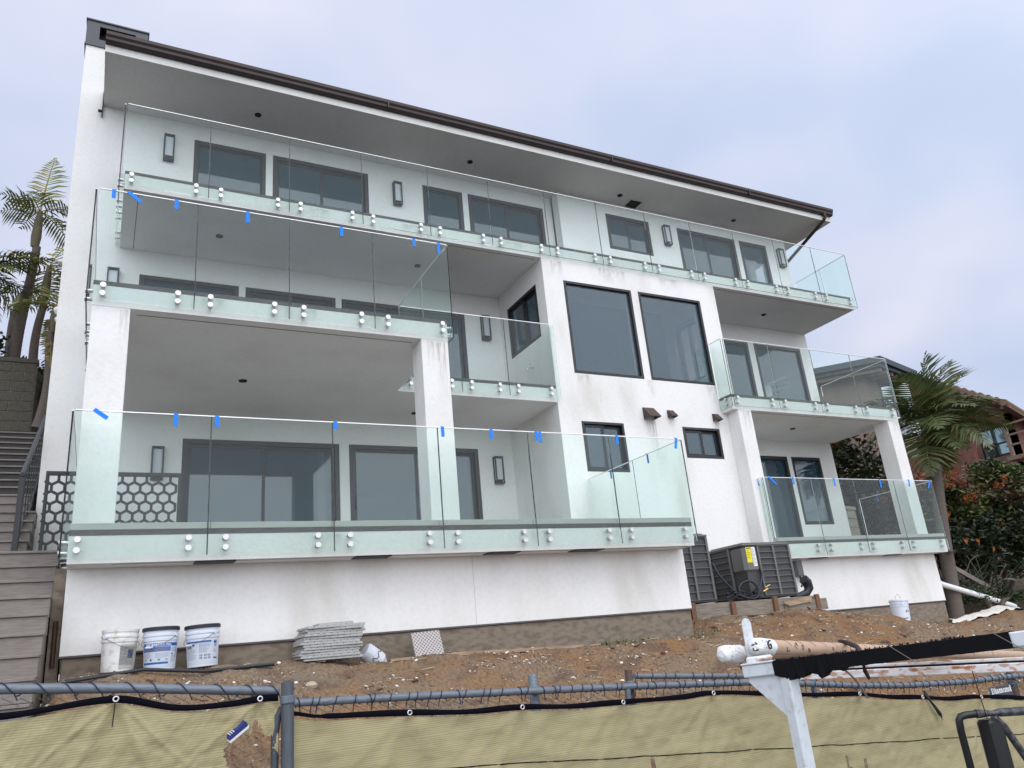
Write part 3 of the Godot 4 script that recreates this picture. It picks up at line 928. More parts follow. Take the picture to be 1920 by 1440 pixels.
func build_ground() -> void:
	var dirt_a := noise_tex(0.03, [[0.0, 0.3, 0.28, 0.27], [0.36, 0.72, 0.70, 0.69], [0.55, 1.0, 1.0, 1.0], [0.68, 1.25, 1.25, 1.25], [0.78, 1.8, 1.8, 1.8], [1.0, 2.4, 2.4, 2.4]], 51, 1024, 7)
	var dirt_n := noise_tex(0.07, [], 52, 1024, 5, true, 9.0)
	M.dirt = tri_mat(mat(1, 1, 1, 0.97), dirt_a, Vector3.ONE * 0.75, dirt_n, 1.1)
	M.dirt.vertex_color_use_as_albedo = true
	struct("bank", grid_mesh(-3.4, 18.5, -12.6, -4.1, 0.045, ground, dirt_tint), M.dirt)
	var st := mb()
	var rows := 60
	M.asphalt = tri_mat(mat(0.17, 0.165, 0.16, 0.92), noise_tex(0.08, [[0.0, 0.75, 0.75, 0.75], [1.0, 1.25, 1.25, 1.25]], 53, 512, 4), Vector3.ONE * 0.6)
	quad(st, V(-30, 2.5, 12), V(60, -5.1, 12), V(60, -5.1, -4.35), V(-30, 2.5, -4.35))
	struct("street", st, M.asphalt)
	st = mb()
	quad(st, V(-600, -6, 600), V(600, -6, 600), V(600, -6, -600), V(-600, -6, -600))
	struct("ground", st, M.asphalt)
	# hillside to the right of the house and behind the stairs on the left
	var hill := func(x: float, z: float) -> float:
		var y := 0.85 + 0.36 * maxf(0.0, -11.4 - z) * smoothstep(14.8, 18.0, x) + 0.10 * maxf(0.0, x - 16.0) * smoothstep(-10.5, -14.0, z)
		return y + 0.12 * lumps.get_noise_2d(x, z) - 0.25 * maxf(0.0, z + 9.0)
	M.hill = tri_mat(mat(1, 1, 1, 0.97), dirt_a, Vector3.ONE * 0.5, dirt_n, 1.0)
	M.hill.vertex_color_use_as_albedo = true
	struct("hillside", grid_mesh(14.9, 60.0, -50.0, -4.5, 0.5, hill, func(x, z): return Color(0.10, 0.075, 0.045)), M.hill)
	struct("hillside", grid_mesh(-14.0, -1.0, -40.0, -17.2, 0.5, func(x, z): return 7.3 + 0.2 * (-17.2 - z), func(x, z): return Color(0.08, 0.065, 0.045)), M.hill)

	# gravel, chips and litter on the bank
	var peb := pebble()
	M.stone = mat(1, 1, 1, 0.95)
	M.stone.vertex_color_use_as_albedo = true
	var on_bank := func(size_lo: float, size_hi: float, flat: float, cols: Array):
		var x := rng.randf_range(-0.3, 14.8)
		var c := crest(x)
		var z := rng.randf_range(c.y - 0.5, lerpf(c.y, -4.75, 0.8))
		if x > 10.4 and z < -10.15: return null
		if lumps.get_noise_2d(x * 3.0 + 50.0, z * 3.0) < rng.randf_range(-0.25, 0.4): return null
		var s := lerpf(size_lo, size_hi, pow(rng.randf(), 3.0))
		var col: Color = cols[rng.randi() % cols.size()]
		col = col * rng.randf_range(0.75, 1.2)
		return [Transform3D(rand_rot(flat).scaled_local(V(s, s * rng.randf_range(0.5, 0.9), s * rng.randf_range(0.7, 1.2))), V(x, ground(x, z) + s * 0.15, z)), col]
	scatter("gravel", 62000, peb, M.stone, on_bank.bind(0.0025, 0.015, 0.0, [Color(0.26, 0.18, 0.12), Color(0.25, 0.21, 0.17), Color(0.19, 0.12, 0.07), Color(0.36, 0.30, 0.24), Color(0.16, 0.13, 0.11)]), "loose grey and brown gravel strewn over the bare bank", "gravel")
	scatter("pale_chips", 4600, peb, M.stone, on_bank.bind(0.003, 0.024, 0.5, [Color(0.72, 0.68, 0.62), Color(0.62, 0.58, 0.50), Color(0.75, 0.74, 0.72)]), "pale plaster and stone chips littering the bare bank", "rubble")
	scatter("clods", 1100, peb, M.stone, on_bank.bind(0.012, 0.055, 0.6, [Color(0.23, 0.135, 0.075), Color(0.19, 0.12, 0.075), Color(0.15, 0.085, 0.05)]), "brown clods of earth on the bare bank", "earth")
	var twig := mb()
	tube(twig, [V(-0.5, 0, 0), V(0, 0.04, 0.03), V(0.5, 0, 0)], 0.03, 4)
	var tw := done(twig)
	scatter("twigs", 700, tw, M.stone, func():
		var x := rng.randf_range(0.0, 14.5)
		if x < 8.0 and rng.randf() < 0.5: x += 6.0
		var c := crest(x)
		var z := rng.randf_range(c.y - 0.3, lerpf(c.y, -4.75, 0.8))
		var s := rng.randf_range(0.05, 0.22)
		var col: Color = [Color(0.45, 0.35, 0.22), Color(0.55, 0.46, 0.33), Color(0.16, 0.09, 0.05)][rng.randi() % 3]
		return [Transform3D(rand_rot(0.25).scaled_local(V(s, 0.12, 0.12)), V(x, ground(x, z) + 0.008, z)), col], "dry straw and twigs scattered on the bare bank", "twigs")
	# weeds along the footing
	var wd := mb()
	for k in 620:
		var x := 5.2 + 1.9 * rng.randf()
		if k > 470: x = [9.9, 13.2, 11.6, 3.1, 7.3, 8.4][rng.randi() % 6] + rng.randf_range(-0.18, 0.18)
		var z := rng.randf_range(-8.28, -7.95) if x < 7.2 else rng.randf_range(-10.0, -9.3)
		if x < 4.0: z = rng.randf_range(-6.3, -6.0)
		var p := V(x, ground(x, z) - 0.005, z)
		var a := rng.randf() * TAU
		var d := V(cos(a), rng.randf_range(0.5, 1.8), sin(a)).normalized() * rng.randf_range(0.03, 0.085)
		var s := d.cross(Vector3.UP).normalized() * 0.007
		tri(wd, p - s, p + s, p + d)
	M.weed = mat(0.075, 0.11, 0.035, 0.8)
	var wo := solo("weeds", wd, M.weed, "sparse green weeds along the footings and on the bank", "weeds")
	wo.set_meta("kind", "stuff")

# ---------------------------------------------------------------- stairs, gate and wall on the left
func build_left() -> void:
	M.plank = tri_mat(mat(0.235, 0.205, 0.185, 0.75), noise_tex(0.016, [[0.0, 0.72, 0.7, 0.68], [0.5, 1, 1, 1], [1, 1.2, 1.2, 1.2]], 61, 512, 5), V(0.5, 5.0, 0.9), null, 1.0, noise_tex(0.02, [[0, 0.8, 0.8, 0.8], [1, 1, 1, 1]], 62, 256, 4), V(0.9, 0.9, 0.9))
	M.dark_tread = tri_mat(mat(0.028, 0.026, 0.025, 0.7), noise_tex(0.02, [[0.0, 0.7, 0.7, 0.7], [1, 1.3, 1.3, 1.3]], 63, 256, 4), V(1, 3, 1))
	M.nosing = tri_mat(mat(0.20, 0.18, 0.16, 0.8), noise_tex(0.02, [[0.0, 0.7, 0.7, 0.7], [1, 1.2, 1.2, 1.2]], 64, 256, 4), V(1, 3, 1))
	var t := thing("staircase", "outdoor staircase of grey plank clad steps climbing left of the house", "staircase")
	var y := 0.52
	var z := -5.2
	var k := 0
	while y < 2.98:                                 # lower flight
		var st := mb()
		var yt := minf(y + 0.176, 2.985)
		bx(st, V(-3.2, y + 0.004, z), V(-0.36, yt - 0.026, z - 0.34), 0.002)
		var s := obj("step", st, M.plank, t)
		st = mb()
		bx(st, V(-3.2, yt - 0.024, z + 0.018), V(-0.358, yt, z - 0.36), 0.003)
		obj("tread", st, M.plank, s)
		st = mb()
		bx(st, V(-3.19, y - 0.9, z - 0.02), V(-0.372, y + 0.003, z - 0.315))
		obj("stringer", st, M.concrete, s)
		y += 0.176; z -= 0.298
	var st2 := mb()
	bx(st2, V(-3.2, 1.6, z + 0.03), V(-0.345, 2.983, -10.3), 0.006)
	var land := obj("landing", st2, M.concrete, t)
	st2 = mb()
	bx(st2, V(-3.2, 2.986, z + 0.06), V(-0.34, 3.01, -10.3), 0.003)
	obj("tread", st2, M.plank, land)
	y = 3.01; z = -10.35
	for i in 17:
		var st := mb()
		var m: Material = M.plank if i < 7 else M.dark_tread
		var xr := -0.76 if z > -11.7 else -0.86
		bx(st, V(-3.2, y + 0.002, z), V(xr, y + 0.145, z - 0.32), 0.002)
		var s := obj("step", st, m, t)
		st = mb()
		bx(st, V(-3.2, y + 0.1455, z + 0.022), V(xr + 0.002, y + 0.169, z - 0.34), 0.003)
		obj("tread", st, M.plank if i < 7 else M.nosing, s)
		st = mb()
		bx(st, V(-3.19, y - 1.2, z - 0.02), V(xr - 0.012, y + 0.001, z - 0.309))
		obj("stringer", st, M.concrete, s)
		y += 0.17; z -= 0.292
	var rail := thing("handrail", "flat black metal handrail beside the upper stairs left of the house", "handrail")
	st2 = mb()
	bx(st2, V(-0.895, 3.02, -10.52), V(-0.835, 4.07, -10.46), 0.004)
	obj("post", st2, M.frame, rail)
	st2 = mb()
	tube(st2, [V(-0.865, 4.08, -10.44), V(-0.865, 4.10, -10.50), V(-0.865, 5.62, -13.1)], 0.03, 4)
	obj("top_bar", st2, M.slate, rail)
	st2 = mb()
	tube(st2, [V(-0.865, 3.25, -10.50), V(-0.865, 4.75, -13.1)], 0.018, 6)
	obj("lower_bar", st2, M.frame, rail)
	for i in 7:
		st2 = mb()
		var q := 0.36 * (i + 1)
		tube(st2, [V(-0.865, 3.25 + q * 0.577, -10.5 - q), V(-0.865, 4.10 + q * 0.585, -10.5 - q)], 0.009, 6)
		obj("baluster", st2, M.frame, rail)
	for q in [0.75, 2.1]:
		st2 = mb()
		var c := V(-0.865, 4.06 + q * 0.58, -10.5 - q)
		tube(st2, [c, c + V(0.05, -0.03, 0), c + V(0.10, -0.03, 0)], 0.012, 6)
		obj("bracket", st2, M.frame, rail)

	# hexagon screen between the stairs and the left terrace
	var g := thing("hexagon_screen", "black metal screen of hexagons between the stairs and the left terrace", "screen")
	var x0 := -0.66; var x1 := 0.90; var y0 := 3.06; var y1 := 4.25; var zz := -11.0
	for b in [[V(x0, y1 - 0.05, zz), V(x1, y1, zz + 0.05)], [V(x0, y0, zz), V(x0 + 0.04, y1 - 0.05, zz + 0.045)], [V(x1 - 0.045, y0, zz), V(x1, y1 - 0.05, zz + 0.045)], [V(-0.02, y0, zz), V(0.03, y1 - 0.05, zz + 0.045)]]:
		st2 = mb()
		bx(st2, b[0], b[1], 0.003)
		obj("frame", st2, M.frame, g)
	st2 = mb()
	var W := 0.142
	var R := W / sqrt(3.0)
	for row in 14:
		for col in 14:
			var c := Vector2(x0 + W * col + (W / 2 if row % 2 else 0.0), y0 + row * R * 1.5)
			for e in 3:
				var p := c + Vector2.from_angle(PI / 6 + e * PI / 3) * R
				var q := c + Vector2.from_angle(PI / 6 + (e + 1) * PI / 3) * R
				var mid := (p + q) / 2
				if mid.x < x0 + 0.03 or mid.x > x1 - 0.04 or mid.y < y0 or mid.y > y1 - 0.05:
					continue
				p = p.clamp(Vector2(x0, y0), Vector2(x1, y1 - 0.03)); q = q.clamp(Vector2(x0, y0), Vector2(x1, y1 - 0.03))
				var xf := Transform3D(Basis(Vector3.BACK, (q - p).angle()), V(mid.x, mid.y, zz + 0.02))
				var l := (q - p).length() / 2 + 0.009
				bx(st2, V(-l, -0.0165, -0.006 + 0.0003 * e), V(l, 0.0165, 0.006 + 0.0003 * e), 0, xf)
	obj("lattice", st2, M.frame, g)

	# block retaining wall above the stairs
	M.block = tri_mat(mat(0.085, 0.078, 0.062, 0.95), noise_tex(0.02, [[0.0, 0.5, 0.5, 0.48], [0.5, 1, 1, 1], [1, 1.35, 1.35, 1.3]], 71, 512, 6), Vector3.ONE * 1.2, noise_tex(0.06, [], 72, 512, 4, true, 5.0), 0.8)
	var w := thing("block_wall", "mossy grey concrete block wall above the stairs under the palms", "wall")
	block_wall(w, Transform3D(Basis(), V(-3.35, 5.6, -16.75)), 5, 11)
	block_wall(w, Transform3D(Basis(Vector3.UP, deg_to_rad(80.0)), V(-1.41, 5.6, -16.77)), 7, 11, false)
	var pit := thing("footing_pit", "dark unfinished concrete pocket between the stairs and the base wall", "wall")
	st2 = mb()
	bx(st2, V(-0.358, 1.2, -8.45), V(-0.262, 2.72, -8.9))
	obj("concrete", st2, M.concrete, pit)
	st2 = mb()
	tube(st2, [V(-0.31, 2.25, -8.44), V(-0.31, 1.85, -8.44)], 0.02, 8)
	obj("pipe", st2, M.rust_brown, pit)
	var cam := thing("security_camera", "white twin dome security light by the left edge of the house", "camera", V(-0.93, 7.93, -14.6))
	for q in [[V(0, 0.1, 0), 0.1], [V(0.02, -0.1, 0.04), 0.085]]:
		st2 = mb()
		lathe(st2, [[0.0, -q[1] * 0.9], [q[1] * 0.6, -q[1] * 0.7], [q[1], -0.01], [q[1], 0.03], [q[1] * 0.5, 0.07], [0.0, 0.08]], 14, Transform3D(Basis(), q[0]))
		obj("dome", st2, M.white, cam)
	st2 = mb()
	bx(st2, V(-0.03, -0.18, -0.1), V(0.13, 0.0, -0.04), 0.01)
	obj("mount", st2, M.frame, cam)

func block_wall(w: Node3D, xf: Transform3D, n: int, rows: int, cap := true) -> void:
	var r := RandomNumberGenerator.new(); r.seed = n * 31 + rows
	for j in rows:
		for i in n:
			var a := 0.4 * i + (0.2 if j % 2 else 0.0)
			var b := minf(a + 0.4, 0.4 * n)
			if i == 0 and j % 2: a = 0.0
			if j % 2 and i == 0: b = 0.6
			var st := mb()
			var o := r.randf_range(-0.004, 0.004)
			bx(st, V(a + 0.005, 0.2 * j + 0.005, -0.18), V(b - 0.005, 0.2 * j + 0.195, 0.0 + o), 0.008, xf)
			obj("block", st, M.block, w)
	var st := mb()
	bx(st, V(0.001, 0.001, -0.17), V(0.4 * n - 0.001, 0.2 * rows - 0.002, -0.012), 0, xf)
	obj("mortar", st, M.concrete, w)
	if cap:
		st = mb()
		bx(st, V(-0.02, 0.2 * rows, -0.2), V(0.4 * n + 0.02, 0.2 * rows + 0.09, 0.02), 0.012, xf)
		obj("cap", st, M.block, w)

# ---------------------------------------------------------------- fence along the street
func build_fence() -> void:
	M.galv = tri_mat(mat(0.155, 0.178, 0.21, 0.55, 0.3), noise_tex(0.03, [[0.0, 0.6, 0.6, 0.62], [0.5, 1, 1, 1], [1, 1.35, 1.35, 1.35]], 81, 256, 5), V(1.5, 6, 6))
	M.wire = mat(0.15, 0.16, 0.18, 0.5, 0.5)
	M.post_grey = tri_mat(mat(0.052, 0.062, 0.076, 0.6, 0.1), noise_tex(0.03, [[0.0, 0.6, 0.6, 0.62], [0.6, 1, 1, 1], [1, 1.9, 1.9, 1.9]], 82, 256, 5), V(6, 1.2, 6))
	M.tie = mat(0.025, 0.035, 0.07, 0.5, 0.3)
	var f := thing("chain_link_fence", "galvanised chain link fence with tied top rails along the street", "fence")
	var runs := [
		[[V(-1.6, 1.745, -4.6), V(-0.33, 1.657, -4.6), V(0.22, 1.605, -4.6), V(0.91, 1.52, -4.6)], 0.024, 0.118],
		[[V(0.96, 1.455, -4.6), V(1.75, 1.41, -4.6), V(3.19, 1.318, -4.6), V(4.2, 1.245, -4.6), V(4.73, 1.186, -4.6), V(5.3, 1.115, -4.6), V(5.88, 1.058, -4.6), V(6.6, 1.015, -4.6), V(7.33, 0.995, -4.6), V(9.0, 0.86, -4.6)], 0.0215, 0.078],
		[[V(3.42, 1.366, -4.86), V(4.55, 1.26, -4.86), V(5.1, 1.20, -4.84)], 0.0195, 0.105]]
	for r in runs:
		var st := mb()
		tube(st, r[0], r[1], 12)
		obj("top_rail", st, M.galv, f)
		st = mb()                                   # wire wound round the rail
		var pts: Array = r[0]
		for k in pts.size() - 1:
			var a: Vector3 = pts[k]; var b: Vector3 = pts[k + 1]
			var l := a.distance_to(b)
			var n := int(l / r[2])
			for q in n:
				var c := a.lerp(b, (q + rng.randf_range(0.2, 0.8)) / n)
				var loop := []
				var lean := rng.randf_range(0.5, 1.0) * (1.5 if a.x < 0.9 else (1.0 if rng.randf() < 0.85 else -0.3)) * (1.0 if a.x < 0.9 else -0.8)
				for s in 11:
					var an := PI * 1.55 - PI * 1.9 * s / 10.0
					var rr: float = r[1] + 0.004
					loop.append(c + V((s - 5) * 0.009 * lean, sin(an) * rr, cos(an) * rr))
				loop.append(loop[-1] + V(0.012 * lean, -0.035, 0.0))
				tube(st, loop, 0.003, 4, false)
		var o := obj("tie_wire", st, M.tie, f)
		o.set_meta("kind", "stuff")
	# diamond mesh
	for sec in [[-1.6, 0.9, 1.745, 1.52, 0.0], [0.98, 8.9, 1.45, 0.87, 0.0]]:
		var st := mb()
		var p := 0.075
		var n := int((sec[1] - sec[0]) / p)
		for i in n:
			var x: float = sec[0] + p * i
			var top: float = lerpf(sec[2], sec[3], (x - sec[0]) / (sec[1] - sec[0])) - 0.012
			var low := top - (0.62 if x > 0.5 and x < 0.95 else 0.36)
			var m := int((top - low) / 0.042)
			var pts := []
			for j in m + 1:
				var s := 1.0 if j % 2 else -1.0
				pts.append(V(x + s * p * 0.5, top - 0.042 * j, -4.6 + s * 0.004))
			tube(st, pts, 0.0030 if x > 0.5 and x < 0.95 else 0.0022, 3, false)
		var o := obj("wire_mesh", st, M.wire, f)
		o.set_meta("kind", "stuff")
	# posts
	var posts := [[0.945, 1.565, 0.034, M.post_grey, 12], [2.50, 1.46, 0.030, M.galv, 6], [3.235, 1.42, 0.026, M.rust_brown, 8], [7.37, 1.03, 0.036, M.rust_brown, 6], [-1.5, 1.80, 0.03, M.galv, 12]]
	for q in posts:
		var st := mb()
		var zp := -4.545 if q[0] < 1.0 else -4.66
		tube(st, [V(q[0], -0.9, zp), V(q[0], q[1] - 0.004, zp), V(q[0], q[1], zp)], [q[2], q[2], q[2] * 0.85], q[4])
		var po := obj("post", st, q[3], f)
		st = mb()
		lathe(st, [[q[2] + 0.001, -0.02], [q[2] + 0.005, -0.016], [q[2] + 0.005, 0.016], [q[2] + 0.001, 0.02]], 14, Transform3D(Basis(), V(q[0], q[1] - 0.09, zp)))
		obj("clamp", st, M.galv, po)
	var st3 := mb()
	tube(st3, [V(0.888, -0.5, -4.575), V(0.886, 1.3, -4.575), V(0.90, 1.40, -4.572), V(0.925, 1.435, -4.57)], 0.02, 10)
	obj("sleeve", st3, M.post_grey, f)
	st3 = mb()
	tube(st3, [V(4.86, 1.20, -4.6), V(4.86, 1.0, -4.62)], 0.02, 8)
	obj("brace", st3, M.galv, f)
	st3 = mb()
	tube(st3, [V(3.17, 1.33, -4.6), V(3.17, 1.0, -4.62)], 0.02, 8)
	obj("brace", st3, M.galv, f)

	# privacy fabric
	var weave := Image.create(256, 256, false, Image.FORMAT_RGB8)
	var wr := RandomNumberGenerator.new(); wr.seed = 6
	for yy in 256:
		var base := (0.87 if (yy / 7) % 2 else 1.0) * wr.randf_range(0.93, 1.05)
		var xx := 0
		while xx < 256:
			var l := wr.randi_range(10, 60)
			var v := clampf(base * wr.randf_range(0.94, 1.04), 0.0, 1.0)
			weave.fill_rect(Rect2i(xx, yy, l, 1), Color(v, v, v))
			xx += l
	M.fabric = tri_mat(mat(0.46, 0.405, 0.232, 0.95), ImageTexture.create_from_image(weave), V(5, 5, 5), null, 1.0, noise_tex(0.012, [[0.0, 0.72, 0.70, 0.68], [0.35, 0.93, 0.92, 0.91], [0.6, 1, 1, 1], [1, 1, 1, 1]], 83, 512, 6), V(0.35, 1.6, 0.35))
	M.fabric.backlight_enabled = true
	M.fabric.backlight = lin(0.2, 0.17, 0.09)
	M.hem = mat(0.005, 0.005, 0.009, 0.95)
	M.hem.metallic_specular = 0.15
	M.grommet = mat(0.66, 0.66, 0.66, 0.3, 0.8)
	var hole := PackedVector2Array([Vector2(0.785, 1.41), Vector2(0.80, 1.37), Vector2(0.812, 1.34), Vector2(0.835, 1.315), Vector2(0.875, 1.30), Vector2(0.885, 1.2), Vector2(0.89, 0.95), Vector2(0.63, 0.95), Vector2(0.655, 1.18), Vector2(0.625, 1.27), Vector2(0.665, 1.30), Vector2(0.715, 1.335), Vector2(0.765, 1.335)])
	fabric("torn tan privacy fabric with a ragged hole on the left fence section", [Vector2(-1.5, 1.58), Vector2(-0.36, 1.54), Vector2(0.12, 1.565), Vector2(0.4, 1.495), Vector2(0.66, 1.485), Vector2(0.82, 1.495), Vector2(0.90, 1.49)], [0.12, 0.80, -0.6], [hole], 0.0)
	var rips := [PackedVector2Array([Vector2(5.0, 0.66), Vector2(5.035, 0.60), Vector2(5.04, 0.50), Vector2(4.985, 0.50)]), PackedVector2Array([Vector2(5.17, 0.635), Vector2(5.20, 0.58), Vector2(5.23, 0.5), Vector2(5.17, 0.5)]), PackedVector2Array([Vector2(3.26, 0.87), Vector2(3.285, 0.83), Vector2(3.28, 0.76), Vector2(3.255, 0.76)])]
	fabric("long tan privacy fabric with a black hem on the right fence section", [Vector2(0.965, 1.405), Vector2(1.10, 1.375), Vector2(1.24, 1.362), Vector2(1.62, 1.335), Vector2(2.0, 1.297), Vector2(2.34, 1.285), Vector2(2.7, 1.25), Vector2(3.07, 1.235), Vector2(3.59, 1.213), Vector2(3.82, 1.213), Vector2(4.4, 1.15), Vector2(4.8, 1.10), Vector2(5.24, 1.062), Vector2(5.6, 1.003), Vector2(5.94, 0.965), Vector2(6.3, 0.915), Vector2(6.68, 0.89), Vector2(7.33, 0.81), Vector2(8.8, 0.68)], [1.62, 2.34, 3.07, 3.82, 5.24, 5.94, 6.68], rips, 1.0)

	var sg := thing("sign_plate", "dark sign plate tied to the fence, half hidden by the fabric", "sign", V(7.06, 0.905, -4.585), 0.0)
	var st := mb()
	bx(st, V(-0.16, -0.08, -0.006), V(0.16, 0.035, 0.0), 0.002)
	obj("plate", st, M.slate, sg)
	text("lettering", "Diamond", 0.062, M.white, sg, Transform3D(Basis(), V(0, -0.002, 0.002)), 0.0, 0.002, "Droid Serif")
	# a zip tie, a twist of black cord
	st = mb()
	tube(st, [V(0.118, 1.55, -4.545), V(0.116, 1.50, -4.54), V(0.112, 1.44, -4.545)], 0.003, 5)
	solo("cable_tie", st, M.black, "black cable tie hanging from a grommet of the left fabric", "cable tie")
	st = mb()
	tube(st, [V(6.02, 1.0, -4.55), V(6.0, 0.97, -4.53), V(6.03, 0.93, -4.53), V(6.07, 0.88, -4.53), V(6.11, 0.82, -4.53), V(6.12, 0.79, -4.525)], [0.010, 0.017, 0.008, 0.012, 0.016, 0.003], 7)
	for k in 9:
		var q := V(6.06 + 0.006 * k, 0.90 - 0.012 * k, -4.525)
		tube(st, [q, q + V(rng.randf_range(-0.02, 0.03), rng.randf_range(-0.05, -0.02), 0.004)], 0.0018, 4)
	solo("cord_knot", st, M.black, "black frayed cord knotted over the hem of the right fabric", "cord")

func fabric(label: String, top: Array, eyelets: Array, holes: Array, seam: float) -> void:
	var t := thing("privacy_fabric", label, "fence fabric")
	var noise := FastNoiseLite.new(); noise.seed = 15; noise.frequency = 1.3; noise.fractal_octaves = 4
	var line := func(x: float) -> float:
		for k in top.size() - 1:
			if x <= top[k + 1].x:
				var u := clampf((x - top[k].x) / (top[k + 1].x - top[k].x), 0, 1)
				var p0: float = top[maxi(k - 1, 0)].y; var p3: float = top[mini(k + 2, top.size() - 1)].y
				return cubic_interpolate(top[k].y, top[k + 1].y, p0, p3, u)
		return top[-1].y
	var deep := func(x: float, v: float) -> float:       # how far the cloth stands out
		var z := -4.565 + 0.022 * noise.get_noise_2d(x * 1.2, v * 1.6) + 0.009 * noise.get_noise_2d(x * 5.0 + v * 4.0, v * 2.0 - x)
		for e in eyelets:
			var d: float = absf(x - e)
			z += 0.016 * exp(-pow((d - v * 0.55) / 0.03, 2.0)) * exp(-v * 2.0) + 0.010 * exp(-pow((d - v * 1.3) / 0.025, 2.0)) * exp(-v * 3.0)
		return z + 0.008 * exp(-v * 30.0)
	var x0: float = top[0].x
	var x1: float = top[-1].x
	var step := 0.006 if holes.size() == 1 else 0.03
	var n := int((x1 - x0) / step)
	var rows := 118 if holes.size() == 1 else 30
	var dv := 0.75 / rows
	var st := mb()
	st.set_smooth_group(1)
	var pt := func(i: int, j: int) -> Vector3:
		var x: float = x0 + (x1 - x0) * i / n
		var v := 0.024 + dv * j
		return V(x, line.call(x) - v, deep.call(x, v))
	var grid := []
	for j in rows + 1:
		var row := PackedVector3Array()
		for i in n + 1:
			row.append(pt.call(i, j))
		grid.append(row)
	for j in rows:
		for i in n:
			var a: Vector3 = grid[j + 1][i]; var b: Vector3 = grid[j + 1][i + 1]; var c: Vector3 = grid[j][i + 1]; var d: Vector3 = grid[j][i]
			var m := (a + c) / 2
			var cut := false
			for hh in holes:
				var jag := Vector2(noise.get_noise_2d(m.x * 40.0, m.y * 40.0), noise.get_noise_2d(m.x * 40.0 + 9.0, m.y * 40.0)) * 0.016
				if Geometry2D.is_point_in_polygon(Vector2(m.x, m.y) + jag, hh):
					cut = true
			if not cut:
				quad(st, a, b, c, d)
	obj("cloth", st, M.fabric, t)
	st = mb()
	st.set_smooth_group(1)
	var hp := []
	var m2 := int((x1 - x0) / 0.04)
	for i in m2 + 1:
		var x := x0 + (x1 - x0) * i / m2
		var w := 0.0155 + 0.002 * sin(x * 9.0) + (-0.006 if x > 0.96 and x < 1.15 else 0.0)
		var z: float = deep.call(x, 0.0) + 0.004
		hp.append([V(x, line.call(x) + w, z - 0.004), V(x, line.call(x) + w - 0.002, z + 0.001), V(x, line.call(x), z + 0.0014), V(x, line.call(x) - w, z + 0.001), V(x, line.call(x) - w - 0.001, z - 0.002)])
	for i in m2:
		for k in 4:
			quad(st, hp[i][k + 1], hp[i + 1][k + 1], hp[i + 1][k], hp[i][k])
	obj("hem", st, M.hem, t)
	for e in eyelets:
		st = mb()
		var c := V(e, line.call(e), deep.call(e, 0.0) + 0.008)
		var ring := []
		for k in 17:
			ring.append(c + V(cos(TAU * k / 16) * 0.0115, sin(TAU * k / 16) * 0.0115, 0))
		tube(st, ring, 0.0042, 6, false)
		obj("grommet", st, M.grommet, t)
	if seam > 0:
		st = mb()
		var pr := []
		for i in 100:
			var x := 1.7 + i * 0.06
			var yy: float = 1.01 - 0.0895 * (x - 1.92) + 0.010 * noise.get_noise_2d(x * 1.4, 5.0)
			var v: float = line.call(x) - yy
			pr.append(V(x, yy, deep.call(x, v) + 0.0015))
		tube(st, pr, 0.003, 4)
		obj("seam", st, M.hem, t)

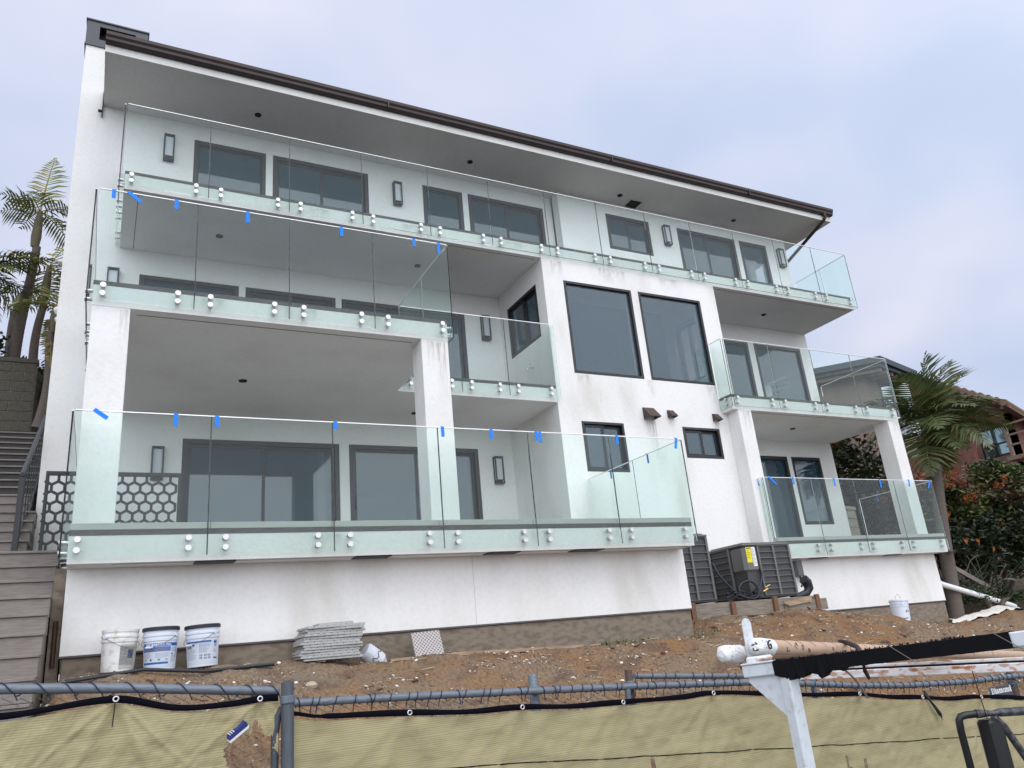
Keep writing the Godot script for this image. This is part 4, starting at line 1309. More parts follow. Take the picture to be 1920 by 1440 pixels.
# ---------------------------------------------------------------- things on the ground
func label_image(style: int) -> ImageTexture:
	var w := 384; var h := 320
	var im := Image.create(w, h, false, Image.FORMAT_RGB8)
	im.fill(Color(0.80, 0.83, 0.88))
	var r := RandomNumberGenerator.new(); r.seed = 20 + style
	var blue := Color(0.03, 0.37, 0.66)
	var ink := Color(0.22, 0.26, 0.34)
	var lines := func(x0: int, y0: int, x1: int, y1: int, gap: int):
		var y := y0
		while y < y1:
			im.fill_rect(Rect2i(x0, y, int((x1 - x0) * r.randf_range(0.6, 1.0)), 3), ink.lerp(Color(0.6, 0.64, 0.72), r.randf() * 0.7))
			y += gap
	if style == 0:
		im.fill_rect(Rect2i(0, 0, 384, 44), blue)
		im.fill_rect(Rect2i(0, 50, 290, 62), Color(0.16, 0.50, 0.84))
		for q in [[16, 62, 118], [140, 62, 130]]:
			for k in 260:
				im.fill_rect(Rect2i(q[0] + r.randi() % int(q[2] - 8), q[1] + r.randi() % 46, 8, 5), Color(0.62, 0.58, 0.66).lerp(Color(0.36, 0.32, 0.42), r.randf()))
		lines.call(14, 134, 130, 196, 13)
		lines.call(146, 134, 284, 190, 13)
		for q in [[18, 212, Color(0.15, 0.16, 0.2), 40], [92, 206, Color(0.14, 0.17, 0.28), 20], [168, 206, Color(0.36, 0.58, 0.24), 24], [240, 208, Color(0.6, 0.62, 0.66), 22]]:
			im.fill_rect(Rect2i(q[0], q[1], q[3], 22 if q[3] < 30 else 8), q[2])
		im.fill_rect(Rect2i(0, 250, 270, 26), blue)
		lines.call(302, 60, 372, 120, 9)
		im.fill_rect(Rect2i(300, 140, 20, 16), Color(0.10, 0.24, 0.5))
		lines.call(298, 162, 360, 262, 10)
		for k in 12:
			im.fill_rect(Rect2i(352, 64 + k * 12, 18, 6), Color(0.2, 0.22, 0.26))
	elif style == 1:
		im.fill_rect(Rect2i(20, 6, 260, 24), blue)
		for q in [[20, 48], [54, 44], [88, 48], [54, 78], [20, 80]]:
			im.fill_rect(Rect2i(q[0], q[1], 26, 24), Color(0.10, 0.11, 0.13))
			im.fill_rect(Rect2i(q[0] + 6, q[1] + 8, 12, 12), Color(0.7, 0.72, 0.75))
		lines.call(160, 44, 276, 170, 9)
		lines.call(30, 120, 140, 260, 12)
		for q in [[166, 190], [208, 188], [244, 192], [166, 226], [208, 228], [246, 228]]:
			im.fill_rect(Rect2i(q[0], q[1], 26, 24), Color(0.25, 0.27, 0.3))
			im.fill_rect(Rect2i(q[0] + 5, q[1] + 7, 15, 12), Color(0.75, 0.78, 0.82))
		im.fill_rect(Rect2i(310, 10, 40, 40), Color(0.04, 0.22, 0.48))
		im.fill_rect(Rect2i(318, 18, 24, 8), Color(0.55, 0.65, 0.8))
		im.fill_rect(Rect2i(310, 56, 40, 42), Color(0.48, 0.66, 0.86))
		lines.call(306, 126, 352, 170, 10)
		im.fill_rect(Rect2i(306, 236, 54, 22), Color(0.05, 0.46, 0.56))
	else:
		im.fill(Color(0.74, 0.73, 0.70))
		im.fill_rect(Rect2i(0, 20, 300, 250), Color(0.60, 0.59, 0.57))
		lines.call(10, 30, 200, 260, 9)
		im.fill_rect(Rect2i(150, 70, 110, 110), Color(0.07, 0.24, 0.36))
		for k in 500:
			im.fill_rect(Rect2i(r.randi() % w, r.randi() % h, r.randi_range(2, 16), r.randi_range(2, 5)), Color(0.78, 0.77, 0.74).lerp(Color(0.58, 0.53, 0.45), r.randf()))
	return ImageTexture.create_from_image(im)

func bucket(label: String, at: Vector3, turn: float, lid: int, style: int, tilt := Vector3.ZERO) -> Node3D:
	var t := thing("bucket", label, "bucket", at, 0, "white plastic buckets along the house")
	t.rotation = V(tilt.x, turn, tilt.z)
	var rb := 0.130; var rt := 0.147; var hh := 0.355
	var rad := func(y: float) -> float: return lerpf(rb, rt, y / hh)
	var st := mb()
	lathe(st, [[0.0, 0.0], [rb - 0.006, 0.0], [rb, 0.006], [rad.call(0.245), 0.245], [rad.call(0.245) + 0.007, 0.248], [rad.call(0.27) + 0.007, 0.270], [rad.call(0.272), 0.273], [rad.call(0.285), 0.285], [rad.call(0.287) + 0.008, 0.288], [rad.call(0.30) + 0.008, 0.306], [rad.call(0.31), 0.310], [rad.call(0.33), 0.330], [rt + 0.004, 0.333], [rt + 0.005, hh], [rt - 0.003, hh], [rt - 0.004, 0.33], [rb - 0.004, 0.008], [0.0, 0.008]], 36)
	obj("body", st, M.plastic_dirty if style == 2 else M.plastic, t)
	if lid > 0:
		st = mb()
		lathe(st, [[rt + 0.006, hh - 0.022], [rt + 0.011, hh - 0.02], [rt + 0.011, hh + 0.006], [rt + 0.004, hh + 0.013], [rt - 0.012, hh + 0.013], [rt - 0.016, hh + 0.004], [0.0, hh + 0.003]], 36)
		obj("lid", st, M.black_plastic if lid == 1 else M.plastic, t)
	var ears := [deg_to_rad(-52.0), deg_to_rad(128.0)]
	if style == 0: ears = [deg_to_rad(48.0), deg_to_rad(228.0)]
	if style == 1: ears = [deg_to_rad(38.0), deg_to_rad(218.0)]
	var a: float = ears[0]
	var e0: Vector3 = V(sin(a), 0, cos(a)) * (rad.call(0.29) + 0.012) + V(0, 0.292, 0)
	var e1: Vector3 = V(-sin(a), 0, -cos(a)) * (rad.call(0.29) + 0.012) + V(0, 0.292, 0)
	for e in [e0, e1]:
		st = mb()
		var od := V(e.x, 0, e.z).normalized()
		tube(st, [e - od * 0.012, e + od * 0.004], 0.016, 10)
		obj("ear", st, M.plastic, t)
	var side := V(cos(a), 0, -sin(a))
	if lid == 3: side = Vector3.ZERO
	elif side.z < 0: side = -side
	var loop := []
	for k in 15:
		var u := PI * k / 14.0
		var drop := sin(u)
		if lid == 3:
			loop.append(V(cos(u) * e0.x, 0.292 + 0.17 * drop, cos(u) * e0.z))
		else:
			loop.append(V(cos(u) * e0.x, 0.292 - 0.10 * drop, cos(u) * e0.z) + side * 0.162 * drop)
	st = mb()
	tube(st, loop, 0.0022, 5)
	var ha := obj("handle", st, M.wire, t)
	if style < 2:
		st = mb()
		tube(st, [loop[6], loop[7], loop[8]], 0.009, 8)
		obj("grip", st, M.plastic, ha)
	if style >= 0 and style < 3:
		var n := 18
		var half := deg_to_rad(72.0)
		var ls := SurfaceTool.new()
		ls.begin(Mesh.PRIMITIVE_TRIANGLES)
		var off := deg_to_rad(-6.0 if style < 2 else 38.0)
		if style == 2: half = deg_to_rad(36.0)
		for k in n:
			var q := []
			for c in [[k, 0], [k + 1, 0], [k + 1, 1], [k, 1]]:
				var an: float = off - half + 2 * half * c[0] / n
				var y: float = 0.022 + 0.205 * c[1]
				var rr: float = rad.call(y) + 0.0012
				q.append([V(sin(an) * rr, y, cos(an) * rr), Vector2(float(c[0]) / n, 1.0 - c[1])])
			for i in [0, 2, 1, 0, 3, 2]:
				ls.set_uv(q[i][1])
				ls.add_vertex(q[i][0])
		ls.generate_normals()
		var m := mat(0.9, 0.9, 0.9, 0.5)
		m.albedo_texture = label_image(style)
		m.texture_repeat = false
		var lb := obj("paper_label", ls.commit(), m, t)
		if style == 0:
			var rr: float = rad.call(0.21) + 0.002
			text("lettering", "UIO BARRIER Plus", 0.027, M.white, lb, Transform3D(Basis(Vector3.UP, deg_to_rad(-15.0)), Vector3.ZERO) * Transform3D(Basis(), V(0, 0.2125, rr)), rr, 0.001)
	return t

func build_yard() -> void:
	M.plastic = mat(0.66, 0.70, 0.78, 0.42)
	M.plastic_dirty = tri_mat(mat(0.74, 0.74, 0.73, 0.5), noise_tex(0.02, [[0.0, 0.6, 0.52, 0.42], [0.34, 0.9, 0.88, 0.85], [0.5, 1, 1, 1], [1, 1, 1, 1]], 91, 256, 5), V(2.2, 2.2, 2.2))
	M.plastic_dirty.uv1_world_triplanar = false
	M.black_plastic = mat(0.014, 0.016, 0.026, 0.5)
	M.wood = tri_mat(mat(0.40, 0.28, 0.18, 0.85), noise_tex(0.02, [[0.0, 0.6, 0.6, 0.6], [1, 1.2, 1.2, 1.2]], 92, 256, 5), V(0.6, 8, 8))
	M.old_wood = tri_mat(mat(0.25, 0.215, 0.175, 0.9), noise_tex(0.02, [[0.0, 0.55, 0.55, 0.55], [1, 1.3, 1.3, 1.3]], 93, 256, 5), V(0.6, 8, 8))
	M.red_wood = mat(0.17, 0.085, 0.05, 0.9)
	M.paver = tri_mat(mat(0.40, 0.395, 0.385, 0.92), noise_tex(0.04, [[0.0, 0.7, 0.7, 0.7], [0.5, 1, 1, 1], [1, 1.25, 1.25, 1.25]], 94, 256, 5), V(2.4, 4, 2.4))

	var zz := -8.04
	bucket("dirty white bucket without a lid, leftmost of the three by the wall", V(0.205, 1.755, zz), 0.0, 0, 2, V(0, 0, -0.03))
	bucket("white bucket with black lid and blue barrier lettering, middle of three", V(0.545, 1.742, zz), 0.06, 1, 0, V(0, 0, 0.0))
	bucket("white bucket with black lid and printed instructions, right of the three", V(0.905, 1.738, zz + 0.02), -0.02, 1, 1, V(0, 0, 0.03))
	var b4 := bucket("lone white bucket with raised handle in front of the right footing", V(12.25, ground(12.25, -9.35) - 0.03, -9.35), 0.3, 3, 3, V(0, 0, -0.09))
	text("scrawl", "A1", 0.06, M.tie, b4, Transform3D(Basis(Vector3.UP, -0.35), V(0, 0, 0)) * Transform3D(Basis(), V(0, 0.17, 0.140)), 0.14, 0.001)
	# tile stack: thirteen ribbed pavers
	var r := RandomNumberGenerator.new(); r.seed = 12
	var base := V(2.055, 1.70, -8.02)
	for k in 14:
		var st := mb()
		var w := 0.285
		var d := 0.2
		var hgt := 0.0245
		if k == 13: w = 0.17; d = 0.15
		bx(st, V(-w, 0, -d), V(w, hgt - 0.008, d), 0.0015)
		for q in 9:                                    # feet moulded under the paver leave a row of slots
			var x := -w + 2 * w * (q + 0.12) / 9
			bx(st, V(x, hgt - 0.008, -d + 0.004), V(x + 2 * w / 9 * 0.86, hgt - 0.0015, d - 0.004))
		var lab: String = "grey ribbed concrete paver, %s from the bottom of the stack by the base wall" % ["first", "second", "third", "fourth", "fifth", "sixth", "seventh", "eighth", "ninth", "tenth", "eleventh", "twelfth", "thirteenth", "fourteenth"][k]
		if k == 13: lab = "small grey paver offset on the very top of the stack"
		elif k == 12: lab = "grey paver directly under the small offset one on the stack"
		elif k == 0: lab = "lowest grey paver of the stack, resting on the dirt"
		var o := solo("paver", st, M.paver, lab, "paver", "stacked grey pavers by the base wall")
		o.position = base + V(r.randf_range(-0.025, 0.025) + (0.05 if k == 13 else (0.0 if k < 7 else 0.02)), k * hgt, r.randf_range(-0.012, 0.012))
		o.rotation = V(0, r.randf_range(-0.05, 0.05), 0.012 if k > 10 else -0.004)
	# leaning tile with a diamond pattern
	var tt := thing("patterned_tile", "square grey tile with a diamond pattern leaning against the footing", "tile", V(3.14, ground(3.14, -8.1) - 0.0, -8.06))
	tt.rotation = V(-0.35, 0.0, 0.04)
	var s1 := mb()
	bx(s1, V(-0.165, 0, -0.012), V(0.165, 0.27, 0.0), 0.003)
	obj("body", s1, M.tile_brown, tt)
	s1 = mb()
	for i in range(-8, 9):
		for dd in [1.0, -1.0]:
			var a := Vector2(i * 0.04 - 0.135 * dd, 0.0)
			var b := Vector2(i * 0.04 + 0.135 * dd, 0.27)
			var lo := 0.0; var hi := 1.0
			for lim in [-0.158, 0.158]:
				var tq: float = (lim - a.x) / (b.x - a.x)
				if (lim < 0) == (b.x > a.x): lo = maxf(lo, tq)
				else: hi = minf(hi, tq)
			lo = maxf(lo, 0.03); hi = minf(hi, 0.97)
			if hi - lo < 0.06: continue
			var p := a.lerp(b, lo); var q := a.lerp(b, hi)
			var mid := (p + q) / 2
			bx(s1, V(-(q - p).length() / 2, -0.0048, 0.0), V((q - p).length() / 2, 0.0048, 0.0035 + 0.0004 * dd), 0, Transform3D(Basis(Vector3.BACK, (q - p).angle()), V(mid.x, mid.y, 0.0)))
	obj("pattern", s1, M.pale, tt)
	# tipped bottle
	var bo := thing("bottle", "white ribbed plastic jug lying tipped beside the paver stack", "bottle", V(2.47, ground(2.5, -8.0) + 0.11, -8.05))
	bo.rotation = V(0.1, 0, -PI / 2 - 0.62)
	s1 = mb()
	lathe(s1, [[0.0, -0.05], [0.075, -0.05], [0.092, -0.03], [0.092, 0.045], [0.086, 0.05], [0.092, 0.056], [0.092, 0.08], [0.086, 0.085], [0.092, 0.091], [0.092, 0.115], [0.086, 0.12], [0.091, 0.126], [0.088, 0.15], [0.05, 0.20], [0.035, 0.215], [0.035, 0.24], [0.0, 0.242]], 24)
	obj("body", s1, M.milky, bo)
	s1 = mb()
	var cord := []
	for k in 13:
		var an := PI * 0.95 * (k / 12.0 - 0.5)
		cord.append(V(sin(an) * 0.097, 0.04 + 0.05 * absf(sin(k * 0.9)), cos(an) * 0.097))
	tube(s1, cord, 0.003, 5)
	obj("cord", s1, M.black, bo)
	s1 = mb()
	bx(s1, V(-0.02, 0.243, -0.025), V(0.03, 0.27, 0.02), 0.008)
	obj("rag", s1, M.yellow_rag, bo)
	# strip of lumber, dark edging, trowel ends
	s1 = mb()
	bx(s1, V(3.3, -0.018, -0.02), V(5.05, 0.018, 0.02), 0.002, Transform3D(Basis(Vector3.BACK, -0.03), V(0.0, 1.745, -8.1)))
	solo("lumber_strip", s1, M.wood, "long thin pale lumber strip lying along the left footing", "lumber")
	s1 = mb()
	bx(s1, V(2.72, 1.63, -8.16), V(3.0, 1.655, -8.10), 0.002)
	solo("lumber_offcut", s1, M.wood, "short lumber offcut between the tipped jug and the patterned tile", "lumber")
	s1 = mb()
	tube(s1, [V(-0.18, ground(-0.1, -7.72) + 0.02, -7.72), V(0.4, ground(0.4, -7.76) + 0.03, -7.76), V(0.9, ground(0.9, -7.78) + 0.04, -7.78), V(1.5, ground(1.5, -7.8) + 0.03, -7.8)], 0.018, 6)
	solo("edging_pipe", s1, M.black_plastic, "thin black pipe lying in front of the three buckets", "pipe")
	s1 = mb()
	for q in [[0.0, 0.0, 0.4], [0.03, 0.02, 1.6], [-0.03, 0.012, 3.4]]:
		var xf := Transform3D(Basis(Vector3.UP, q[2]) * Basis(Vector3.RIGHT, -0.35), V(0.93 + q[0] * 2, 1.43 + q[1], -6.55))
		tri(s1, xf * V(-0.016, 0, 0), xf * V(0.016, 0, 0), xf * V(0.0, 0.02, 0.075))
		tri(s1, xf * V(0.016, 0, 0), xf * V(-0.016, 0, 0), xf * V(0.0, 0.005, -0.03))
	var lf := solo("fallen_leaf", s1, M.lime, "bright yellow green fallen leaves on the bank above the fence post", "leaf")
	lf.position = V(0.1, ground(1.03, -7.1) - 1.40, -0.55)
	s1 = mb()
	var pb := V(1.72, ground(1.72, -7.3), -7.3)
	lathe(s1, [[0.0, -0.02], [0.05, -0.01], [0.06, 0.015], [0.04, 0.04], [0.0, 0.05]], 9, Transform3D(Basis(), pb))
	solo("rock", s1, M.stone_tan, "rounded tan rock lying on the bank below the buckets", "rock")
	# shoe caught in the torn fabric
	var sh := thing("shoe", "blue canvas shoe with white sole caught in the torn fabric", "shoe", V(0.695, 1.345, -4.545))
	sh.rotation = V(0.25, 0.25, 0.62)
	sh.scale = Vector3.ONE * 0.86
	s1 = mb()
	poly_extrude(s1, [Vector2(-0.065, -0.014), Vector2(0.055, -0.014), Vector2(0.064, -0.008), Vector2(0.066, 0.0), Vector2(-0.068, 0.0), Vector2(-0.07, -0.006)], -0.024, 0.024)
	obj("sole", s1, M.white, sh)
	s1 = mb()
	poly_extrude(s1, [Vector2(-0.064, 0.0005), Vector2(0.062, 0.0005), Vector2(0.066, 0.02), Vector2(0.06, 0.036), Vector2(0.04, 0.03), Vector2(0.012, 0.026), Vector2(-0.016, 0.03), Vector2(-0.045, 0.026), Vector2(-0.062, 0.014)], -0.021, 0.021)
	obj("upper", s1, M.navy, sh)
	for k in 3:
		s1 = mb()
		tube(s1, [V(-0.02 - k * 0.013, 0.029, 0.022), V(-0.02 - k * 0.013, 0.033, 0.0), V(-0.024 - k * 0.013, 0.029, -0.022)], 0.0028, 5)
		obj("lace", s1, M.white, sh)

	# air conditioners on their pad
	s1 = mb()
	bx(s1, V(7.1, 1.78, -9.28), V(10.34, 2.02, -10.31), 0.01)
	solo("equipment_pad", s1, M.concrete, "raw concrete pad under the two air conditioners", "concrete pad")
	ac("grey air conditioner with yellow label, nearer the right terrace", V(9.04, 2.05, -9.44), 1.02, 0.84, 0.85)
	ac("taller grey air conditioner half hidden behind the left base wall", V(7.42, 2.05, -9.50), 0.98, 0.78, 1.02)
	var fm := thing("form_boards", "weathered form boards staked along the front of the equipment pad", "boards")
	for q in [[7.05, 9.5, 1.80, 2.0, 0.0], [9.45, 10.38, 1.80, 1.97, 0.02]]:
		s1 = mb()
		bx(s1, V(q[0], q[2], -9.215), V(q[1], q[3], -9.25), 0.003, Transform3D(Basis(), V(0, 0, q[4])))
		obj("board", s1, M.old_wood, fm)
	for x in [7.6, 8.36, 9.22, 10.12]:
		s1 = mb()
		bx(s1, V(x, 1.55, -9.17), V(x + 0.085, 2.03 + 0.02 * sin(x * 5.0), -9.21), 0.003)
		obj("stake", s1, M.red_wood, fm)
	s1 = mb()
	poly_extrude(s1, [Vector2(9.42, 1.93), Vector2(9.52, 1.89), Vector2(10.02, 1.93), Vector2(10.02, 2.02), Vector2(9.52, 1.96)], -9.205, -9.165)
	solo("broken_board", s1, M.wood, "pointed broken board leaning on the right end of the form boards", "board")
	var hose := mb()
	var P := [V(8.41, 2.62, -9.48), V(8.43, 2.45, -9.42), V(8.55, 2.25, -9.36), V(8.72, 2.10, -9.33), V(8.92, 2.045, -9.31), V(9.05, 2.08, -9.31), V(9.08, 2.18, -9.315), V(9.02, 2.28, -9.325), V(8.9, 2.31, -9.33), V(8.78, 2.27, -9.34), V(8.72, 2.19, -9.345), V(8.76, 2.10, -9.34), V(8.9, 2.06, -9.345), V(9.08, 2.15, -9.36), V(9.22, 2.26, -9.385), V(9.31, 2.40, -9.41), V(9.32, 2.52, -9.44)]
	var sm := []
	for k in P.size() - 1:
		for q in 4:
			sm.append(P[k].cubic_interpolate(P[k + 1], P[maxi(k - 1, 0)], P[mini(k + 2, P.size() - 1)], q / 4.0))
	sm.append(P[-1])
	tube(hose, sm, 0.017, 8)
	solo("flexible_conduit", hose, M.black_plastic, "looped black flexible conduit between the two air conditioners", "conduit")
	s1 = mb()
	for k in 26:
		var a := V(8.45 + rng.randf() * 0.65, 2.04 + rng.randf() * 0.13, -9.42 + rng.randf() * 0.1)
		tube(s1, [a, a + V(rng.randf_range(-0.1, 0.1), rng.randf_range(-0.02, 0.05), 0.03), a + V(rng.randf_range(-0.16, 0.16), -0.02, 0.0)], rng.randf_range(0.008, 0.02), 6)
	var pl := solo("pipe_insulation", s1, M.black_plastic, "tangled black insulated pipes at the foot of the right air conditioner", "pipes")
	pl.set_meta("kind", "stuff")
	for q in [[V(9.22, 2.14, -9.36), 0.016], [V(9.28, 2.2, -9.36), 0.011]]:
		s1 = mb()
		tube(s1, [q[0], q[0] + V(0.09, 0.035, 0.02)], q[1], 8)
		solo("copper_fitting", s1, M.brass, "brass pipe valve by the right air conditioner" + (", thicker one" if q[1] > 0.012 else ", thinner one"), "valve")
	s1 = mb()
	tube(s1, [V(10.0, 2.02, -9.55), V(10.18, 2.05, -9.52), V(10.3, 2.08, -9.5), V(10.37, 2.15, -9.5), V(10.35, 2.25, -9.5), V(10.29, 2.3, -9.5)], [0.05, 0.055, 0.06, 0.075, 0.085, 0.08], 10)
	solo("drain_elbow", s1, M.black_plastic, "black bent pipe end right of the air conditioner", "pipe")
	var eb := thing("electrical_box", "small grey electrical box on the right base wall", "electrical box", V(10.93, 2.4, -10.2))
	s1 = mb()
	bx(s1, V(-0.07, 0, 0.0), V(0.07, 0.27, 0.09), 0.006)
	obj("body", s1, M.box_grey, eb)
	s1 = mb()
	bx(s1, V(-0.03, 0.17, 0.0905), V(0.05, 0.22, 0.094), 0.001)
	bx(s1, V(-0.06, 0.01, 0.0905), V(0.06, 0.14, 0.096), 0.002)
	obj("cover", s1, M.box_grey, eb)
	s1 = mb()
	tube(s1, [V(0.0, 0.0, 0.05), V(-0.01, -0.05, 0.06), V(-0.1, -0.10, 0.12), V(-0.25, -0.14, 0.3), V(-0.5, -0.2, 0.5)], 0.016, 8)
	obj("conduit", s1, M.black_plastic, eb)
	s1 = mb()
	tube(s1, [V(10.75, 1.74, -9.62), V(10.98, 1.73, -9.6)], 0.045, 10)
	solo("drain_pipe", s1, M.black_plastic, "short black drain pipe lying below the right base wall", "pipe")
	for q in [[5.95, -7.0, 0.14, "left"], [6.36, -7.0, 0.15, "right"]]:
		var st := thing("rebar_stake", "rusty stake standing in the bank, %s of two beyond the fence rail" % q[3], "stake", V(q[0], ground(q[0], q[1]), q[1]))
		s1 = mb()
		tube(s1, [V(0, -0.2, 0), V(0.01, q[2], 0)], 0.016, 6)
		obj("shaft", s1, M.rust_brown, st)
	# right slope: white pipe, plank, plastic sheet
	s1 = mb()
	tube(s1, [V(14.3, 2.36, -10.35), V(15.0, 2.1, -10.35), V(16.2, 1.78, -10.3), V(17.0, 1.55, -10.25)], 0.055, 12)
	solo("drain_pipe", s1, M.white, "white plastic pipe running down the slope behind the palm", "pipe")
	s1 = mb()
	bx(s1, V(0, -0.05, -0.03), V(2.3, 0.05, 0.03), 0.004, Transform3D(Basis(Vector3.BACK, -0.42), V(16.1, 2.55, -10.9)))
	solo("plank", s1, M.old_wood, "weathered plank sloping down beside the white pipe", "plank")
	s1 = mb()
	s1.set_smooth_group(1)
	var g2 := []
	for i in 50:
		var u := i / 49.0
		var x := 14.15 + 2.5 * u
		var row := []
		for j in 7:
			var z := -9.8 + 0.5 * (j / 6.0 - 0.5) * (0.35 + 0.9 * u) + 0.12 * u
			row.append(V(x + 0.05 * sin(j * 2.0), ground(x, z) + 0.03 + 0.04 * bumps.get_noise_2d(x * 2.0, z * 3.0) + 0.06 * sin(PI * j / 6.0), z))
		g2.append(row)
	for i in 49:
		for j in 6:
			quad(s1, g2[i][j + 1], g2[i + 1][j + 1], g2[i + 1][j], g2[i][j])
	solo("plastic_sheet", s1, M.sheet, "crumpled pale plastic sheet lying on the slope below the palm", "plastic sheet")

func ac(label: String, at: Vector3, w: float, d: float, h: float) -> void:
	var t := thing("air_conditioner", label, "air conditioner", at, 0, "grey outdoor air conditioners on the pad")
	# near left corner of the cabinet is the origin; x right, z back
	var st := mb()
	bx(st, V(0.012, 0.0, -0.012), V(w - 0.012, 0.03, -d + 0.012), 0.004)
	obj("base_pan", st, M.ac_dark, t)
	st = mb()
	bx(st, V(0.03, 0.03, -0.03), V(w - 0.03, h - 0.04, -d + 0.03))
	obj("coil", st, M.ac_coil, t)
	st = mb()
	bx(st, V(-0.008, h - 0.04, 0.008), V(w + 0.008, h - 0.005, -d - 0.008), 0.012)
	bx(st, V(0.04, h - 0.005, -0.04), V(w - 0.04, h + 0.018, -d + 0.04), 0.018)
	obj("top_cover", st, M.ac_grey, t)
	st = mb()
	for x in [w - 0.02, w * 0.64]:
		bx(st, V(x - 0.02, 0.03, 0.0), V(x + 0.02, h - 0.04, -0.03), 0.004)
	bx(st, V(w - 0.03, 0.03, -d), V(w, h - 0.04, -d + 0.04), 0.004)
	bx(st, V(0.0, 0.03, -d), V(0.03, h - 0.04, -d + 0.04), 0.004)
	bx(st, V(0.0, 0.03, -d * 0.40 - 0.04), V(0.03, h - 0.04, -d * 0.40), 0.004)
	bx(st, V(w * 0.30, 0.03, 0.0), V(w * 0.30 + 0.03, h - 0.04, -0.03), 0.004)
	obj("corner_posts", st, M.ac_grey, t)
	var rows := 8
	for k in rows + 1:
		var y := 0.035 + (h - 0.085) * k / rows
		st = mb()
		bx(st, V(w * 0.30 + 0.03, y, -0.004), V(w - 0.001, y + 0.010, -0.028), 0.002)
		obj("louvre", st, M.ac_grey, t)
		st = mb()
		bx(st, V(0.004, y, -d * 0.40 - 0.04), V(0.028, y + 0.010, -d + 0.04), 0.002)
		obj("louvre", st, M.ac_grey, t)
	# chamfered control corner
	st = mb()
	var y0 := h * 0.46
	bx(st, V(-0.004, y0, 0.004), V(w * 0.30, h - 0.04, -d * 0.40), 0.05)
	obj("control_panel", st, M.ac_grey, t)
	st = mb()
	bx(st, V(0.05, 0.03, -0.05), V(w * 0.30, y0, -d * 0.40))
	obj("access_panel", st, M.ac_dark, t)
	st = mb()
	bx(st, V(0.05, h - 0.30, 0.0045), V(0.155, h - 0.06, 0.0065), 0.0005)
	var yl := obj("warning_label", st, M.label_yellow, t)
	st = mb()
	bx(st, V(0.06, h - 0.085, 0.0067), V(0.145, h - 0.07, 0.0072))
	for k in 5:
		bx(st, V(0.062, h - 0.12 - k * 0.028, 0.0067), V(0.11 + 0.03 * ((k * 7) % 3) / 2.0, h - 0.114 - k * 0.028, 0.0072))
	obj("print", st, M.black, yl)
	st = mb()
	bx(st, V(0.165, h - 0.36, 0.0045), V(0.245, h - 0.06, 0.006), 0.0005)
	var wl := obj("rating_label", st, M.white, t)
	st = mb()
	for k in 12:
		bx(st, V(0.172, h - 0.09 - k * 0.022, 0.0062), V(0.215 + 0.02 * ((k * 5) % 3) / 2.0, h - 0.084 - k * 0.022, 0.0066))
	obj("print", st, M.box_grey, wl)

